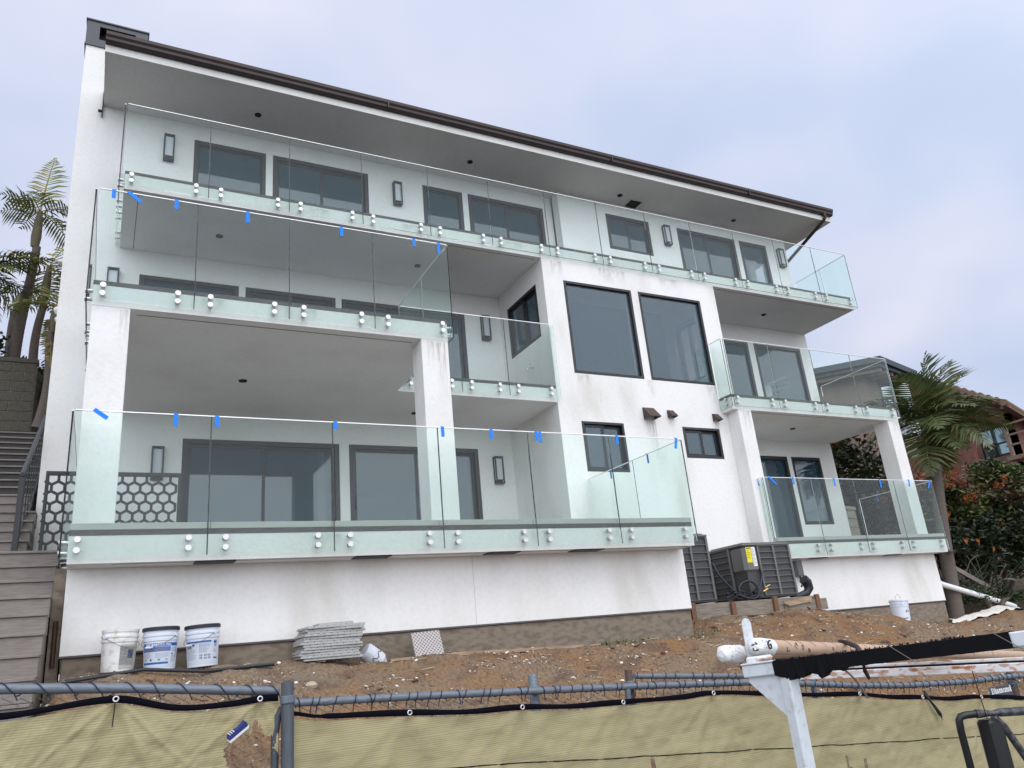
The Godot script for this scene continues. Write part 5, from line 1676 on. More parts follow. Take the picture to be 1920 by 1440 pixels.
# ---------------------------------------------------------------- truck rack in the foreground
func build_rack() -> void:
	var t := thing("truck_rack", "white steel truck rack with a black taped crossbar, nearest the street", "truck rack")
	var A := V(2.225, 1.45, -2.43); var B := V(2.56, 1.515, -1.22)
	var ax := (B - A).normalized()
	var sd := ax.cross(Vector3.UP).normalized()
	var up := sd.cross(ax).normalized()
	var xf := Transform3D(Basis(ax, up, sd), A)
	var L := A.distance_to(B)
	var st := mb()
	bx(st, V(0, -0.022, -0.03), V(L, 0.022, 0.022), 0.004, xf)
	bx(st, V(0.0, 0.0225, -0.035), V(0.14, 0.029, 0.027), 0.002, xf)
	obj("crossbar", st, M.white_steel, t)
	st = mb()                                        # black tape, lumpy and frayed along its edge
	var nn := 150
	var rings := []
	var pr := [V(0, -0.0235, -0.034), V(0, 0.0235, -0.034), V(0, 0.0245, 0.0), V(0, 0.0235, 0.025), V(0, -0.0235, 0.025)]
	for i in nn + 1:
		var u := lerpf(0.135, L * 0.748, float(i) / nn)
		var ring := []
		for k in 5:
			var b := bumps.get_noise_2d(u * 14.0, k * 3.0)
			var fat := 0.006 * b + 0.004 * maxf(0.0, sin(u * 9.0)) * (1.0 if u < 0.5 else 0.3)
			var rag := 0.0
			if u < 0.42:
				rag = 0.014 * maxf(0.0, 0.4 + bumps.get_noise_2d(u * 13.0, 3.0 + k * 0.7)) * smoothstep(0.13, 0.18, u) * (1.0 - smoothstep(0.34, 0.42, u))
			ring.append(xf * (V(u, 0, 0) + pr[k] * (1.0 + fat * 9.0) + V(0, -rag * 2.0 if k == 0 or k == 4 else rag * 0.3, rag * 0.5)))
		rings.append(ring)
	for i in nn:
		for k in 5:
			quad(st, rings[i][k], rings[i][(k + 1) % 5], rings[i + 1][(k + 1) % 5], rings[i + 1][k])
	st.set_smooth_group(-1)
	var tape := obj("black_tape", st, M.tape_black, t)
	st = mb()
	for k in 380:
		var u := 0.14 + (L * 0.52) * pow(rng.randf(), 2.2)
		if bumps.get_noise_2d(u * 20.0, 60.0) < -0.05: continue
		var s := rng.randf_range(-0.034, 0.027)
		var p := xf * V(u, 0.0245, s)
		var tip := p + up * rng.randf_range(0.001, 0.009) + ax * rng.randf_range(-0.008, 0.008) + sd * rng.randf_range(-0.004, 0.004)
		tri(st, p - ax * 0.003, p + ax * 0.003, tip)
	var fr := obj("frayed_edge", st, M.tape_black, tape)
	fr.set_meta("kind", "stuff")
	for q in [0.61, 0.93]:
		st = mb()
		bx(st, V(-0.045, -0.0012, 0.0), V(0.045, 0.0012, 0.0012), 0, xf * Transform3D(Basis(Vector3.BACK, -0.7), V(q, 0.0, 0.0283)))
		obj("crease", st, M.crease, tape)
	# post and gusset
	st = mb()
	bx(st, V(2.247, -0.25, -2.285), V(2.297, 1.428, -2.235), 0.006)
	obj("post", st, M.white_steel, t)
	st = mb()
	poly_extrude(st, [Vector2(0.01, -0.0225), Vector2(0.01, -0.04), Vector2(0.135, -0.165), Vector2(0.165, -0.165), Vector2(0.165, -0.0225)], -0.004, 0.004, xf)
	obj("gusset", st, M.white_steel, t)
	# rusty end stop and its paddle
	st = mb()
	bx(st, V(-0.012, 0.0, -0.07), V(0.05, 0.05, -0.035), 0.006, xf)
	bx(st, V(0.03, 0.029, -0.06), V(0.1, 0.05, -0.037), 0.01, xf)
	obj("end_stop", st, M.rusty_white, t)
	st = mb()
	poly_extrude(st, [Vector2(-0.019, -0.12), Vector2(0.019, -0.12), Vector2(0.019, 0.078), Vector2(0.013, 0.092), Vector2(0.0, 0.098), Vector2(-0.013, 0.092), Vector2(-0.019, 0.078)], -0.004, 0.004, Transform3D(Basis(Vector3.UP, -0.45), V(2.445, 1.55, -2.615)))
	obj("paddle", st, M.white_steel, t)
	# second crossbar
	var C := V(4.20, 1.285, -4.1); var D := V(5.0, 1.255, -2.1)
	var ax2 := (D - C).normalized()
	var sd2 := ax2.cross(Vector3.UP).normalized()
	var x2 := Transform3D(Basis(ax2, sd2.cross(ax2), sd2), C)
	st = mb()
	var L2 := C.distance_to(D)
	bx(st, V(0, -0.03, -0.02), V(L2, 0.018, 0.02), 0.004, x2)
	bx(st, V(0, 0.027, -0.03), V(L2, 0.045, -0.012), 0.003, x2)
	obj("crossbar", st, M.rusty_white, t)
	st = mb()
	bx(st, V(0, 0.0185, -0.024), V(L2, 0.0265, 0.008), 0, x2)  # black bar stands in for the shaded gap between the two strips
	obj("gap_shade_strip", st, M.tape_black, t)
	st = mb()
	bx(st, V(4.97, -0.6, -2.17), V(5.02, 1.22, -2.12), 0.005)
	obj("post", st, M.white_steel, t)

	# cardboard tubes lying on the rack
	var tubes := [[V(2.43, 1.532, -2.57), V(6.15, 1.232, -3.76), "nearer"], [V(2.335, 1.515, -2.66), V(6.4, 1.27, -4.0), "farther"]]
	for k in 2:
		var q: Array = tubes[k]
		var c := thing("cardboard_tube", ("nearer tan cardboard tube with scrawled marks lying on the truck rack" if k == 0 else "farther tan cardboard tube, lower behind the marked one on the rack"), "tube", Vector3.ZERO, 0, "cardboard tubes on the truck rack")
		var p: Vector3 = q[0]; var e: Vector3 = q[1]
		st = mb()
		tube(st, [p, e], 0.031, 20)
		obj("body", st, M.card, c)
		var dir := (e - p).normalized()
		var s2 := dir.cross(Vector3.UP).normalized()
		var u2 := s2.cross(dir).normalized()
		st = mb()
		for i in 26:                                 # spiral seams
			var arc := []
			for s in 9:
				var an := -0.5 + 1.9 * s / 8.0
				arc.append(p + dir * (0.21 + 0.115 * i + s * 0.006) + (u2 * cos(an) + s2 * sin(an)) * 0.0314)
			tube(st, arc, 0.0011, 3, false)
		obj("spiral_seam", st, M.card_ink, c)
		st = mb()
		st.set_smooth_group(1)                       # crumpled white plastic round the end
		var wr := []
		for i in 12:
			var ring := []
			for a in 18:
				var an := TAU * a / 18.0
				var rad := 0.0345 + 0.0035 * bumps.get_noise_3d(an * 0.8 + k * 9.0, i * 0.55, sin(an)) * 2.0
				if i == 0: rad = 0.014
				elif i == 1: rad *= 0.82
				var off := 0.006 * bumps.get_noise_2d(an * 1.3, i * 0.4 + k * 5.0)
				ring.append(p + dir * (-0.014 + (0.0085 + (0.004 if i == 11 else 0.0)) * i + off) + (u2 * cos(an) + s2 * sin(an)) * rad)
			wr.append(ring)
		for i in 11:
			for a in 18:
				var b := (a + 1) % 18
				quad(st, wr[i][a], wr[i + 1][a], wr[i + 1][b], wr[i][b])
		st.set_smooth_group(-1)
		for a in range(1, 17):
			tri(st, wr[0][0], wr[0][a], wr[0][a + 1])
		var wrap := obj("plastic_wrap", st, M.white, c)
		st = mb()
		for i in 40:
			var an := rng.randf_range(-1.2, 1.9)
			var b := p + dir * rng.randf_range(0.0, 0.075) + (u2 * cos(an) + s2 * sin(an)) * 0.0368
			tube(st, [b, b + dir * rng.randf_range(0.003, 0.01) + u2 * rng.randf_range(-0.006, 0.006)], 0.0009, 3, false)
		obj("print", st, M.card_ink, wrap)
		var face := Basis(dir, u2, s2)
		if k == 0:
			text("lettering", "G", 0.05, M.black, wrap, Transform3D(face * Basis(Vector3.BACK, 0.2), p + dir * 0.058 + s2 * 0.0355 + u2 * 0.006), 0.0, 0.002)
			text("lettering", "19", 0.036, M.black, wrap, Transform3D(face * Basis(Vector3.UP, -1.35) * Basis(Vector3.BACK, -1.4), p - dir * 0.0135 + s2 * 0.006), 0.0, 0.001)
			for m in [["O", 0.36, 0.0], ["C", 0.22, -0.012], ["8", 0.42, -0.01], ["o", 0.66, 0.0], ["C", 0.86, 0.0], ["11", 0.30, 0.006], ["O", 1.9, 0.0], ["1", 2.3, 0.0], ["o", 2.7, 0.0], ["C", 3.1, 0.0]]:
				text("scrawl", m[0], 0.03, M.card_ink, c, Transform3D(face * Basis(Vector3.BACK, 0.8), p + dir * m[1] + s2 * 0.0305 + u2 * m[2]), 0.0, 0.0012)
	# straps
	var sp := thing("strap", "twisted dark strap tying the cardboard tubes to the taped crossbar", "strap")
	st = mb()
	var q1 := xf * V(0.40, 0.0, 0.034)
	tube(st, [V(3.26, 1.45, -2.88), V(3.25, 1.505, -2.85), V(3.22, 1.50, -2.79), V(3.0, 1.487, -2.55), V(2.62, 1.478, -2.21), V(2.41, 1.462, -2.037), V(2.418, 1.425, -2.042), V(2.45, 1.40, -2.06)], [0.008, 0.013, 0.011, 0.011, 0.009, 0.008, 0.008, 0.006], 7)
	obj("webbing", st, M.strap, sp)
	st = mb()
	tube(st, [V(2.312, 1.483, -2.20), V(2.33, 1.475, -2.13), V(2.36, 1.445, -2.085), V(2.41, 1.398, -2.085), V(2.489, 1.331, -2.117)], 0.0036, 6)
	obj("loose_end", st, M.crease, sp)

	# black tubular frame at the lower right
	var b := thing("black_frame", "black bent tube frame with a thick post at the lower right", "frame")
	st = mb()
	tube(st, [V(2.36, 0.2, -1.69), V(2.315, 1.2, -1.66), V(2.30, 1.262, -1.65), V(2.297, 1.290, -1.645), V(2.302, 1.300, -1.64), V(2.315, 1.303, -1.632), V(2.345, 1.303, -1.62)], 0.0105, 10)
	obj("bent_tube", st, M.black_gloss, b)
	st = mb()
	tube(st, [V(2.345, 1.303, -1.62), V(2.352, 1.303, -1.616), V(2.385, 1.301, -1.60)], [0.013, 0.013, 0.008], 10)
	tube(st, [V(2.385, 1.301, -1.60), V(2.41, 1.300, -1.588), V(2.50, 1.297, -1.545), V(2.9, 1.285, -1.36)], [0.005, 0.012, 0.0125, 0.0125], 10)
	obj("cross_tube", st, M.scuffed, b)
	st = mb()
	bx(st, V(2.352, -0.3, -1.635), V(2.412, 1.285, -1.585), 0.008)
	obj("post", st, M.black_gloss, b)
	st = mb()
	tube(st, [V(2.392, 1.292, -1.60), V(2.415, 1.262, -1.59), V(2.50, 1.05, -1.55), V(2.75, 0.4, -1.45)], 0.0105, 10)
	obj("brace", st, M.scuffed, b)
	st = mb()
	tube(st, [V(2.322, 1.425, -1.58), V(2.362, 1.29, -1.60)], 0.0014, 5)
	obj("antenna", st, M.black, b)

# ---------------------------------------------------------------- plants
func frond_mesh(ln: float, droop: float, leaf: float, n: int, r: RandomNumberGenerator, ragged := 0.0) -> ArrayMesh:    # along +x, arching down; leaflets on both sides
	var v := PackedVector3Array(); var c := PackedColorArray(); var idx := PackedInt32Array()
	var pts := []
	for k in 13:
		var u := k / 12.0
		pts.append(V(ln * (u - 0.18 * droop * u * u), ln * (-0.42 * droop * u * u), 0.0))
	var tint := r.randf_range(0.8, 1.2)
	var base := Color(0.075, 0.10, 0.03) * tint
	for k in 12:
		var a: Vector3 = pts[k]; var b: Vector3 = pts[k + 1]
		var w := lerpf(0.028, 0.006, k / 12.0) * ln * 0.5
		for s in [V(0, 0, w), V(0, w * 0.7, 0)]:
			var i0 := v.size()
			v.append_array([a - s, a + s, b + s * 0.9, b - s * 0.9])
			for q in 4: c.append(Color(0.16, 0.15, 0.05))
			idx.append_array([i0, i0 + 2, i0 + 1, i0, i0 + 3, i0 + 2])
	for k in n:
		var u := lerpf(0.1, 1.0, (k + 0.5) / n)
		var f := u * 12.0
		var i := mini(int(f), 11)
		var p: Vector3 = pts[i].lerp(pts[i + 1], f - i)
		var d: Vector3 = (pts[i + 1] - pts[i]).normalized()
		for s in [1.0, -1.0]:
			if r.randf() < ragged: continue
			var l := leaf * sin(clampf(0.18 + u * 0.86, 0, 1) * PI) * r.randf_range(0.8, 1.08) + leaf * 0.12
			var side := (V(0, 0, s) + d * (0.30 + 0.35 * u) + V(0, r.randf_range(-0.14, 0.26), 0)).normalized()
			var m := p + side * l * 0.55
			var tip := p + side * l + V(0, -l * r.randf_range(0.10, 0.32), 0)
			var wd := d * 0.023 * (0.6 + leaf)
			var i0 := v.size()
			v.append_array([p - wd * 0.5, p + wd * 0.5, m + wd, m - wd, tip])
			var col := base * r.randf_range(0.7, 1.3)
			if r.randf() < 0.12: col = Color(0.16, 0.14, 0.05)
			for q in 5: c.append(col)
			idx.append_array([i0, i0 + 2, i0 + 1, i0, i0 + 3, i0 + 2, i0 + 3, i0 + 4, i0 + 2])
	return from_arrays(v, c, idx)

func from_arrays(v: PackedVector3Array, c: PackedColorArray, idx: PackedInt32Array) -> ArrayMesh:
	var arr := []
	arr.resize(Mesh.ARRAY_MAX)
	arr[Mesh.ARRAY_VERTEX] = v
	arr[Mesh.ARRAY_COLOR] = c
	arr[Mesh.ARRAY_INDEX] = idx
	var m := ArrayMesh.new()
	m.add_surface_from_arrays(Mesh.PRIMITIVE_TRIANGLES, arr)
	return m

# fronds: [azimuth (deg, 0 = +x, 90 = towards -z), rise (deg), length, droop]
func palm(label: String, foot: Vector3, top: Vector3, r0: float, r1: float, shaft: float, fronds: Array, leaf: float, seed_n: int, dead := 0) -> Node3D:
	var t := thing("palm_tree", label, "palm tree")
	var r := RandomNumberGenerator.new(); r.seed = seed_n
	var st := mb()
	var pts := []; var rad := []
	var n := 70
	for k in n + 1:                                   # ringed trunk
		var u := float(k) / n
		pts.append(foot.lerp(top, u) + V(0.04 * sin(u * 5.0 + seed_n), 0, 0))
		rad.append(lerpf(r0, r1, u) * (1.0 + 0.035 * (k % 2)) * (1.0 + 0.35 * exp(-u * 18.0)))
	tube(st, pts, rad, 14)
	obj("trunk", st, M.trunk, t)
	var head := top
	if shaft > 0:
		st = mb()
		var ax := (top - foot).normalized()
		head = top + ax * shaft
		tube(st, [top - ax * 0.02, top + ax * shaft * 0.25, top + ax * shaft * 0.7, head], [r1 * 1.02, r1 * 1.3, r1 * 1.05, r1 * 0.6], 12)
		obj("crownshaft", st, M.shaft, t)
	for q in fronds:
		var o := obj("frond", frond_mesh(q[2] * (0.9 if leaf > 0.5 else 1.0), q[3], leaf, int((20 if leaf > 0.5 else 20) * q[2] / 1.4), r, 0.04), M.frond if leaf > 0.5 or seed_n == 15 else M.frond_pale, t)
		o.transform = Transform3D(Basis(Vector3.UP, deg_to_rad(q[0])) * Basis(Vector3.BACK, deg_to_rad(q[1])) * Basis(Vector3.RIGHT, r.randf_range(-0.5, 0.5)), head)
	for k in dead:
		var o := obj("dead_frond", frond_mesh(r.randf_range(0.9, 1.4), 1.0, leaf * 0.6, 26, r, 0.3), M.dead, t)
		o.transform = Transform3D(Basis(Vector3.UP, r.randf() * TAU) * Basis(Vector3.BACK, deg_to_rad(r.randf_range(-80, -55))), head - V(0, 0.12, 0))
	return t

func foliage(lobes: Array, count: int, size: float, cols: Array, seed_n: int) -> ArrayMesh:   # lobes: [centre, radii]
	var r := RandomNumberGenerator.new(); r.seed = seed_n
	var v := PackedVector3Array(); var c := PackedColorArray(); var idx := PackedInt32Array()
	for lb in lobes:
		var m := int(count / lobes.size())
		var clump := []
		for k in 26:
			var d := V(r.randf_range(-1, 1), r.randf_range(-0.8, 1), r.randf_range(-1, 1)).normalized() * pow(r.randf(), 0.4)
			clump.append([lb[0] + d * lb[1], cols[r.randi() % cols.size()] * r.randf_range(0.65, 1.3), r.randf_range(0.14, 0.3)])
		for k in m:
			var q: Array = clump[r.randi() % clump.size()]
			var off: Vector3 = V(r.randfn(), r.randfn() * 0.7, r.randfn()) * q[2] * lb[1].length() * 0.5
			var p: Vector3 = q[0] + off
			var a := V(r.randf_range(-1, 1), r.randf_range(-0.6, 0.6), r.randf_range(-1, 1)).normalized()
			var b := a.cross(V(r.randf_range(-1, 1), 1.0, r.randf_range(-1, 1))).normalized()
			var s := size * r.randf_range(0.6, 1.3)
			var i0 := v.size()
			v.append_array([p - a * s, p - b * s * 0.42 + a * s * 0.1, p + a * s, p + b * s * 0.42 + a * s * 0.1])
			var col: Color = q[1] * r.randf_range(0.8, 1.2)
			for z in 4: c.append(col)
			idx.append_array([i0, i0 + 2, i0 + 1, i0, i0 + 3, i0 + 2])
	return from_arrays(v, c, idx)

func bush(called: String, label: String, foot: Vector3, lobes: Array, count: int, size: float, cols: Array, seed_n: int, flowers := 0) -> Node3D:
	var t := thing(called, label, "shrub" if called == "shrub" else "tree")
	var r := RandomNumberGenerator.new(); r.seed = seed_n + 100
	for lb in lobes:
		var st := mb()
		var c: Vector3 = lb[0]
		tube(st, [foot + V(r.randf_range(-0.2, 0.2), -0.3, 0), foot.lerp(c, 0.5) + V(r.randf_range(-0.2, 0.2), 0, 0.1), c, c + V(lb[1].x * 0.6, lb[1].y * 0.4, 0)], [0.07, 0.05, 0.035, 0.012], 6)
		obj("branch", st, M.bark, t)
	var o := obj("foliage", foliage(lobes, count, size, cols, seed_n), M.leaf, t)
	o.set_meta("kind", "stuff")
	if flowers > 0:
		var fl := []
		for k in flowers:
			var lb: Array = lobes[r.randi() % lobes.size()]
			var d := V(r.randf_range(-1, 0.6), r.randf_range(-0.1, 1), r.randf_range(0.3, 1)).normalized()
			fl.append([lb[0] + d * lb[1] * r.randf_range(1.05, 1.3), V(0.13, 0.10, 0.10)])
		for q in fl:
			obj("flower_cluster", foliage([q], 90, 0.03, [Color(0.48, 0.10, 0.02), Color(0.42, 0.15, 0.03), Color(0.32, 0.05, 0.02)], r.randi()), M.leaf, t)
	return t

func build_plants() -> void:
	for k in ["frond", "dead", "leaf", "blade"]:
		var m := mat(1, 1, 1, 0.55)
		m.vertex_color_use_as_albedo = true
		m.backlight_enabled = true
		m.backlight = lin(0.25, 0.25, 0.2)
		m.cull_mode = BaseMaterial3D.CULL_DISABLED
		M[k] = m
	M.dead.albedo_color = lin(2.0, 1.35, 1.6)
	M.frond_pale = M.frond.duplicate()
	M.frond_pale.albedo_color = lin(1.75, 1.5, 1.15)
	var ringed := noise_tex(0.02, [[0.0, 0.55, 0.53, 0.5], [0.5, 1, 1, 1], [1, 1.4, 1.4, 1.4]], 101, 256, 4)
	M.trunk = tri_mat(mat(0.13, 0.105, 0.09, 0.9), ringed, V(1.0, 9.0, 1.0))
	M.shaft = tri_mat(mat(0.12, 0.10, 0.055, 0.6), ringed, V(1.0, 0.6, 1.0))
	M.bark = mat(0.09, 0.065, 0.045, 0.9)

	palm("tallest thin palm on the left, its single upright frond against the sky", V(-1.85, 7.3, -17.75), V(-1.66, 10.5, -17.0), 0.125, 0.075, 0.75, [[70, 82, 1.75, 0.25], [165, 42, 0.95, 0.7], [20, 40, 0.9, 0.8], [185, 5, 0.8, 1.0], [-30, 10, 1.1, 1.0], [0, -20, 1.3, 1.0], [250, 20, 0.9, 1.0], [110, 25, 1.0, 1.0], [40, -10, 1.2, 1.0]], 0.42, 3)
	palm("second thin palm with yellow green fronds close beside the house wall", V(-1.50, 7.3, -17.4), V(-1.36, 9.15, -16.7), 0.095, 0.065, 0.7, [[25, 70, 1.3, 0.6], [60, 35, 1.4, 1.0], [-10, 10, 1.3, 1.0], [150, 30, 1.1, 1.0], [200, 20, 1.1, 1.0], [-60, 5, 1.0, 1.0], [100, -10, 1.2, 1.0], [-20, -35, 1.2, 1.0]], 0.45, 8)
	palm("short shaded palm trunk squeezed against the left wall of the house", V(-1.18, 6.4, -16.4), V(-1.10, 8.2, -16.0), 0.085, 0.07, 0.5, [[40, 40, 1.1, 1.0], [140, 30, 1.2, 1.0], [200, 10, 1.0, 1.0], [90, 60, 1.1, 0.8], [-40, 0, 0.9, 1.0]], 0.4, 12, 4)
	palm("dark feathery palm reaching in at the left edge of the photograph", V(-2.9, 7.0, -17.4), V(-2.62, 9.3, -16.8), 0.14, 0.11, 0.3, [[0, 45, 1.5, 1.0], [20, 10, 1.5, 1.0], [-25, 25, 1.4, 1.0], [60, 35, 1.4, 1.0], [-60, 10, 1.3, 1.0], [180, 30, 1.3, 1.0], [10, -25, 1.4, 1.0], [120, 20, 1.3, 1.0], [240, 20, 1.3, 1.0], [-10, -50, 1.4, 1.0]], 0.45, 15)
	palm("small palm with arching yellowed fronds between the left trunks", V(-2.15, 7.2, -18.8), V(-1.98, 9.6, -18.4), 0.09, 0.07, 0.4, [[170, 35, 1.3, 1.2], [140, 20, 1.2, 1.2], [10, 30, 1.1, 1.2], [60, 40, 1.1, 1.0], [-60, 20, 1.1, 1.0]], 0.36, 19)
	bush("shrub", "dark shaggy shrub behind the block wall under the left palms", V(-2.9, 7.2, -17.6), [[V(-2.45, 8.15, -17.6), V(0.45, 0.75, 0.5)], [V(-1.2, 7.6, -17.9), V(0.4, 0.6, 0.5)], [V(-1.75, 7.9, -18.6), V(0.5, 0.6, 0.5)]], 3800, 0.07, [Color(0.035, 0.05, 0.02), Color(0.06, 0.07, 0.025), Color(0.05, 0.045, 0.025)], 41)

	# right: palm by the corner, shrubs, bird of paradise, trees
	palm("stout leaning palm with a full drooping crown right of the house", V(15.30, 1.1, -10.5), V(16.08, 4.85, -10.5), 0.15, 0.115, 0.75, [[-20, 84, 1.95, 0.25], [-8, 62, 2.1, 0.8], [-40, 72, 1.9, 0.5], [175, 70, 1.5, 0.5], [20, 48, 2.0, 1.0], [-10, 35, 2.1, 1.1], [25, 12, 2.2, 1.1], [190, 40, 1.8, 1.1], [215, 15, 1.9, 1.2], [-70, 35, 1.8, 1.1], [-110, 30, 1.7, 1.2], [150, 20, 1.8, 1.2], [60, 30, 1.9, 1.1], [-40, 15, 2.0, 1.1], [200, -25, 1.8, 1.2], [-90, -5, 1.8, 1.2], [240, -8, 1.5, 1.2], [130, 55, 1.7, 0.9]], 0.78, 27, 9)
	var dk := [Color(0.022, 0.036, 0.014), Color(0.035, 0.05, 0.02), Color(0.05, 0.06, 0.02), Color(0.03, 0.028, 0.014)]
	var gr := [Color(0.045, 0.08, 0.022), Color(0.075, 0.105, 0.028), Color(0.03, 0.05, 0.016), Color(0.12, 0.115, 0.032), Color(0.10, 0.06, 0.03)]
	bush("tree", "dark leafy tree with orange flowers behind the right terrace", V(16.6, 2.8, -13.4), [[V(15.9, 5.0, -13.4), V(1.2, 1.5, 1.0)], [V(17.6, 4.7, -13.6), V(1.3, 1.6, 1.0)], [V(16.6, 3.3, -13.0), V(1.5, 1.2, 0.8)], [V(18.6, 4.4, -14.2), V(1.2, 1.0, 0.9)]], 24000, 0.085, dk, 51, 7)
	bush("tree", "green tree with orange red flower clusters below the red house", V(20.8, 2.4, -13.2), [[V(19.3, 4.35, -13.0), V(0.9, 0.7, 0.8)], [V(21.9, 4.75, -12.4), V(1.1, 0.65, 0.8)], [V(21.0, 3.9, -12.3), V(1.3, 0.8, 0.8)], [V(19.6, 3.4, -12.7), V(1.0, 0.9, 0.8)]], 15000, 0.085, gr, 61, 22)
	bush("shrub", "dark shrub mass beneath the flowering tree on the right slope", V(20.2, 2.0, -12.4), [[V(19.9, 3.1, -12.0), V(1.3, 0.9, 0.8)], [V(21.2, 3.2, -11.6), V(1.2, 0.9, 0.8)], [V(18.6, 2.9, -12.3), V(1.0, 0.8, 0.8)]], 10000, 0.08, dk, 66)
	bush("shrub", "feathery bright green shrub at the right edge of the photograph", V(19.0, 1.3, -10.1), [[V(19.1, 2.2, -10.1), V(0.8, 0.8, 0.6)], [V(18.6, 1.7, -9.9), V(0.7, 0.5, 0.5)], [V(19.5, 3.0, -10.4), V(0.7, 0.7, 0.6)]], 9000, 0.05, [Color(0.03, 0.075, 0.025), Color(0.05, 0.10, 0.035), Color(0.02, 0.05, 0.02)], 71)
	bush("shrub", "low green ground plants around the foot of the right palm", V(16.3, 1.6, -10.2), [[V(16.2, 1.85, -10.5), V(0.5, 0.22, 0.35)], [V(17.2, 1.75, -10.4), V(0.5, 0.25, 0.3)]], 2600, 0.035, [Color(0.05, 0.085, 0.02), Color(0.08, 0.10, 0.03), Color(0.03, 0.05, 0.02)], 76)
	# bird of paradise: big paddle leaves on stalks
	var bp := thing("bird_of_paradise", "dark clump of bird of paradise with orange blooms behind the palm trunk", "shrub")
	var r := RandomNumberGenerator.new(); r.seed = 90
	for k in 46:
		var foot := V(r.randf_range(16.5, 18.4), 1.7, r.randf_range(-11.9, -11.0))
		var az := r.randf() * TAU
		var el := r.randf_range(0.35, 1.25)
		var dir := V(cos(az) * cos(el), sin(el), sin(az) * cos(el))
		var l := r.randf_range(0.8, 1.5)
		var h := foot + dir * l
		var st := mb()
		tube(st, [foot, foot + dir * l * 0.6, h], [0.016, 0.013, 0.01], 5)
		st.set_smooth_group(-1)
		var s := dir.cross(Vector3.UP).normalized()
		var out := (dir + V(cos(az), -0.25, sin(az)) * 0.9).normalized()
		var bl := r.randf_range(0.45, 0.75)
		var prev := [h, h]
		for q in 6:
			var u := (q + 1) / 6.0
			var c := h + out * bl * u + V(0, -0.22 * bl * u * u, 0)
			var w := 0.10 * sin(PI * clampf(u * 0.95 + 0.03, 0, 1)) + 0.004
			var nx := [c - s * w + V(0, w * 0.35, 0), c + s * w + V(0, w * 0.35, 0)]
			var mid := c
			quad(st, prev[0], (prev[0] + prev[1]) / 2 - V(0, 0.01, 0), mid, nx[0])
			quad(st, (prev[0] + prev[1]) / 2 - V(0, 0.01, 0), prev[1], nx[1], mid)
			prev = nx
		obj("paddle_leaf", st, M.bop if k % 4 else M.bop_dry, bp)
	for q in [V(16.75, 3.55, -11.0), V(17.0, 2.95, -10.9), V(17.45, 2.95, -10.9), V(16.2, 3.1, -11.1), V(17.9, 2.75, -10.9)]:
		var st := mb()
		for k in 7:
			var d := V(r.randf_range(-0.7, 0.7), r.randf_range(0.5, 1.0), r.randf_range(-0.3, 0.5)).normalized() * r.randf_range(0.1, 0.17)
			var s := d.cross(Vector3.BACK).normalized() * 0.018
			tri(st, q - s, q + s, q + d)
		obj("bloom", st, M.orange, bp)

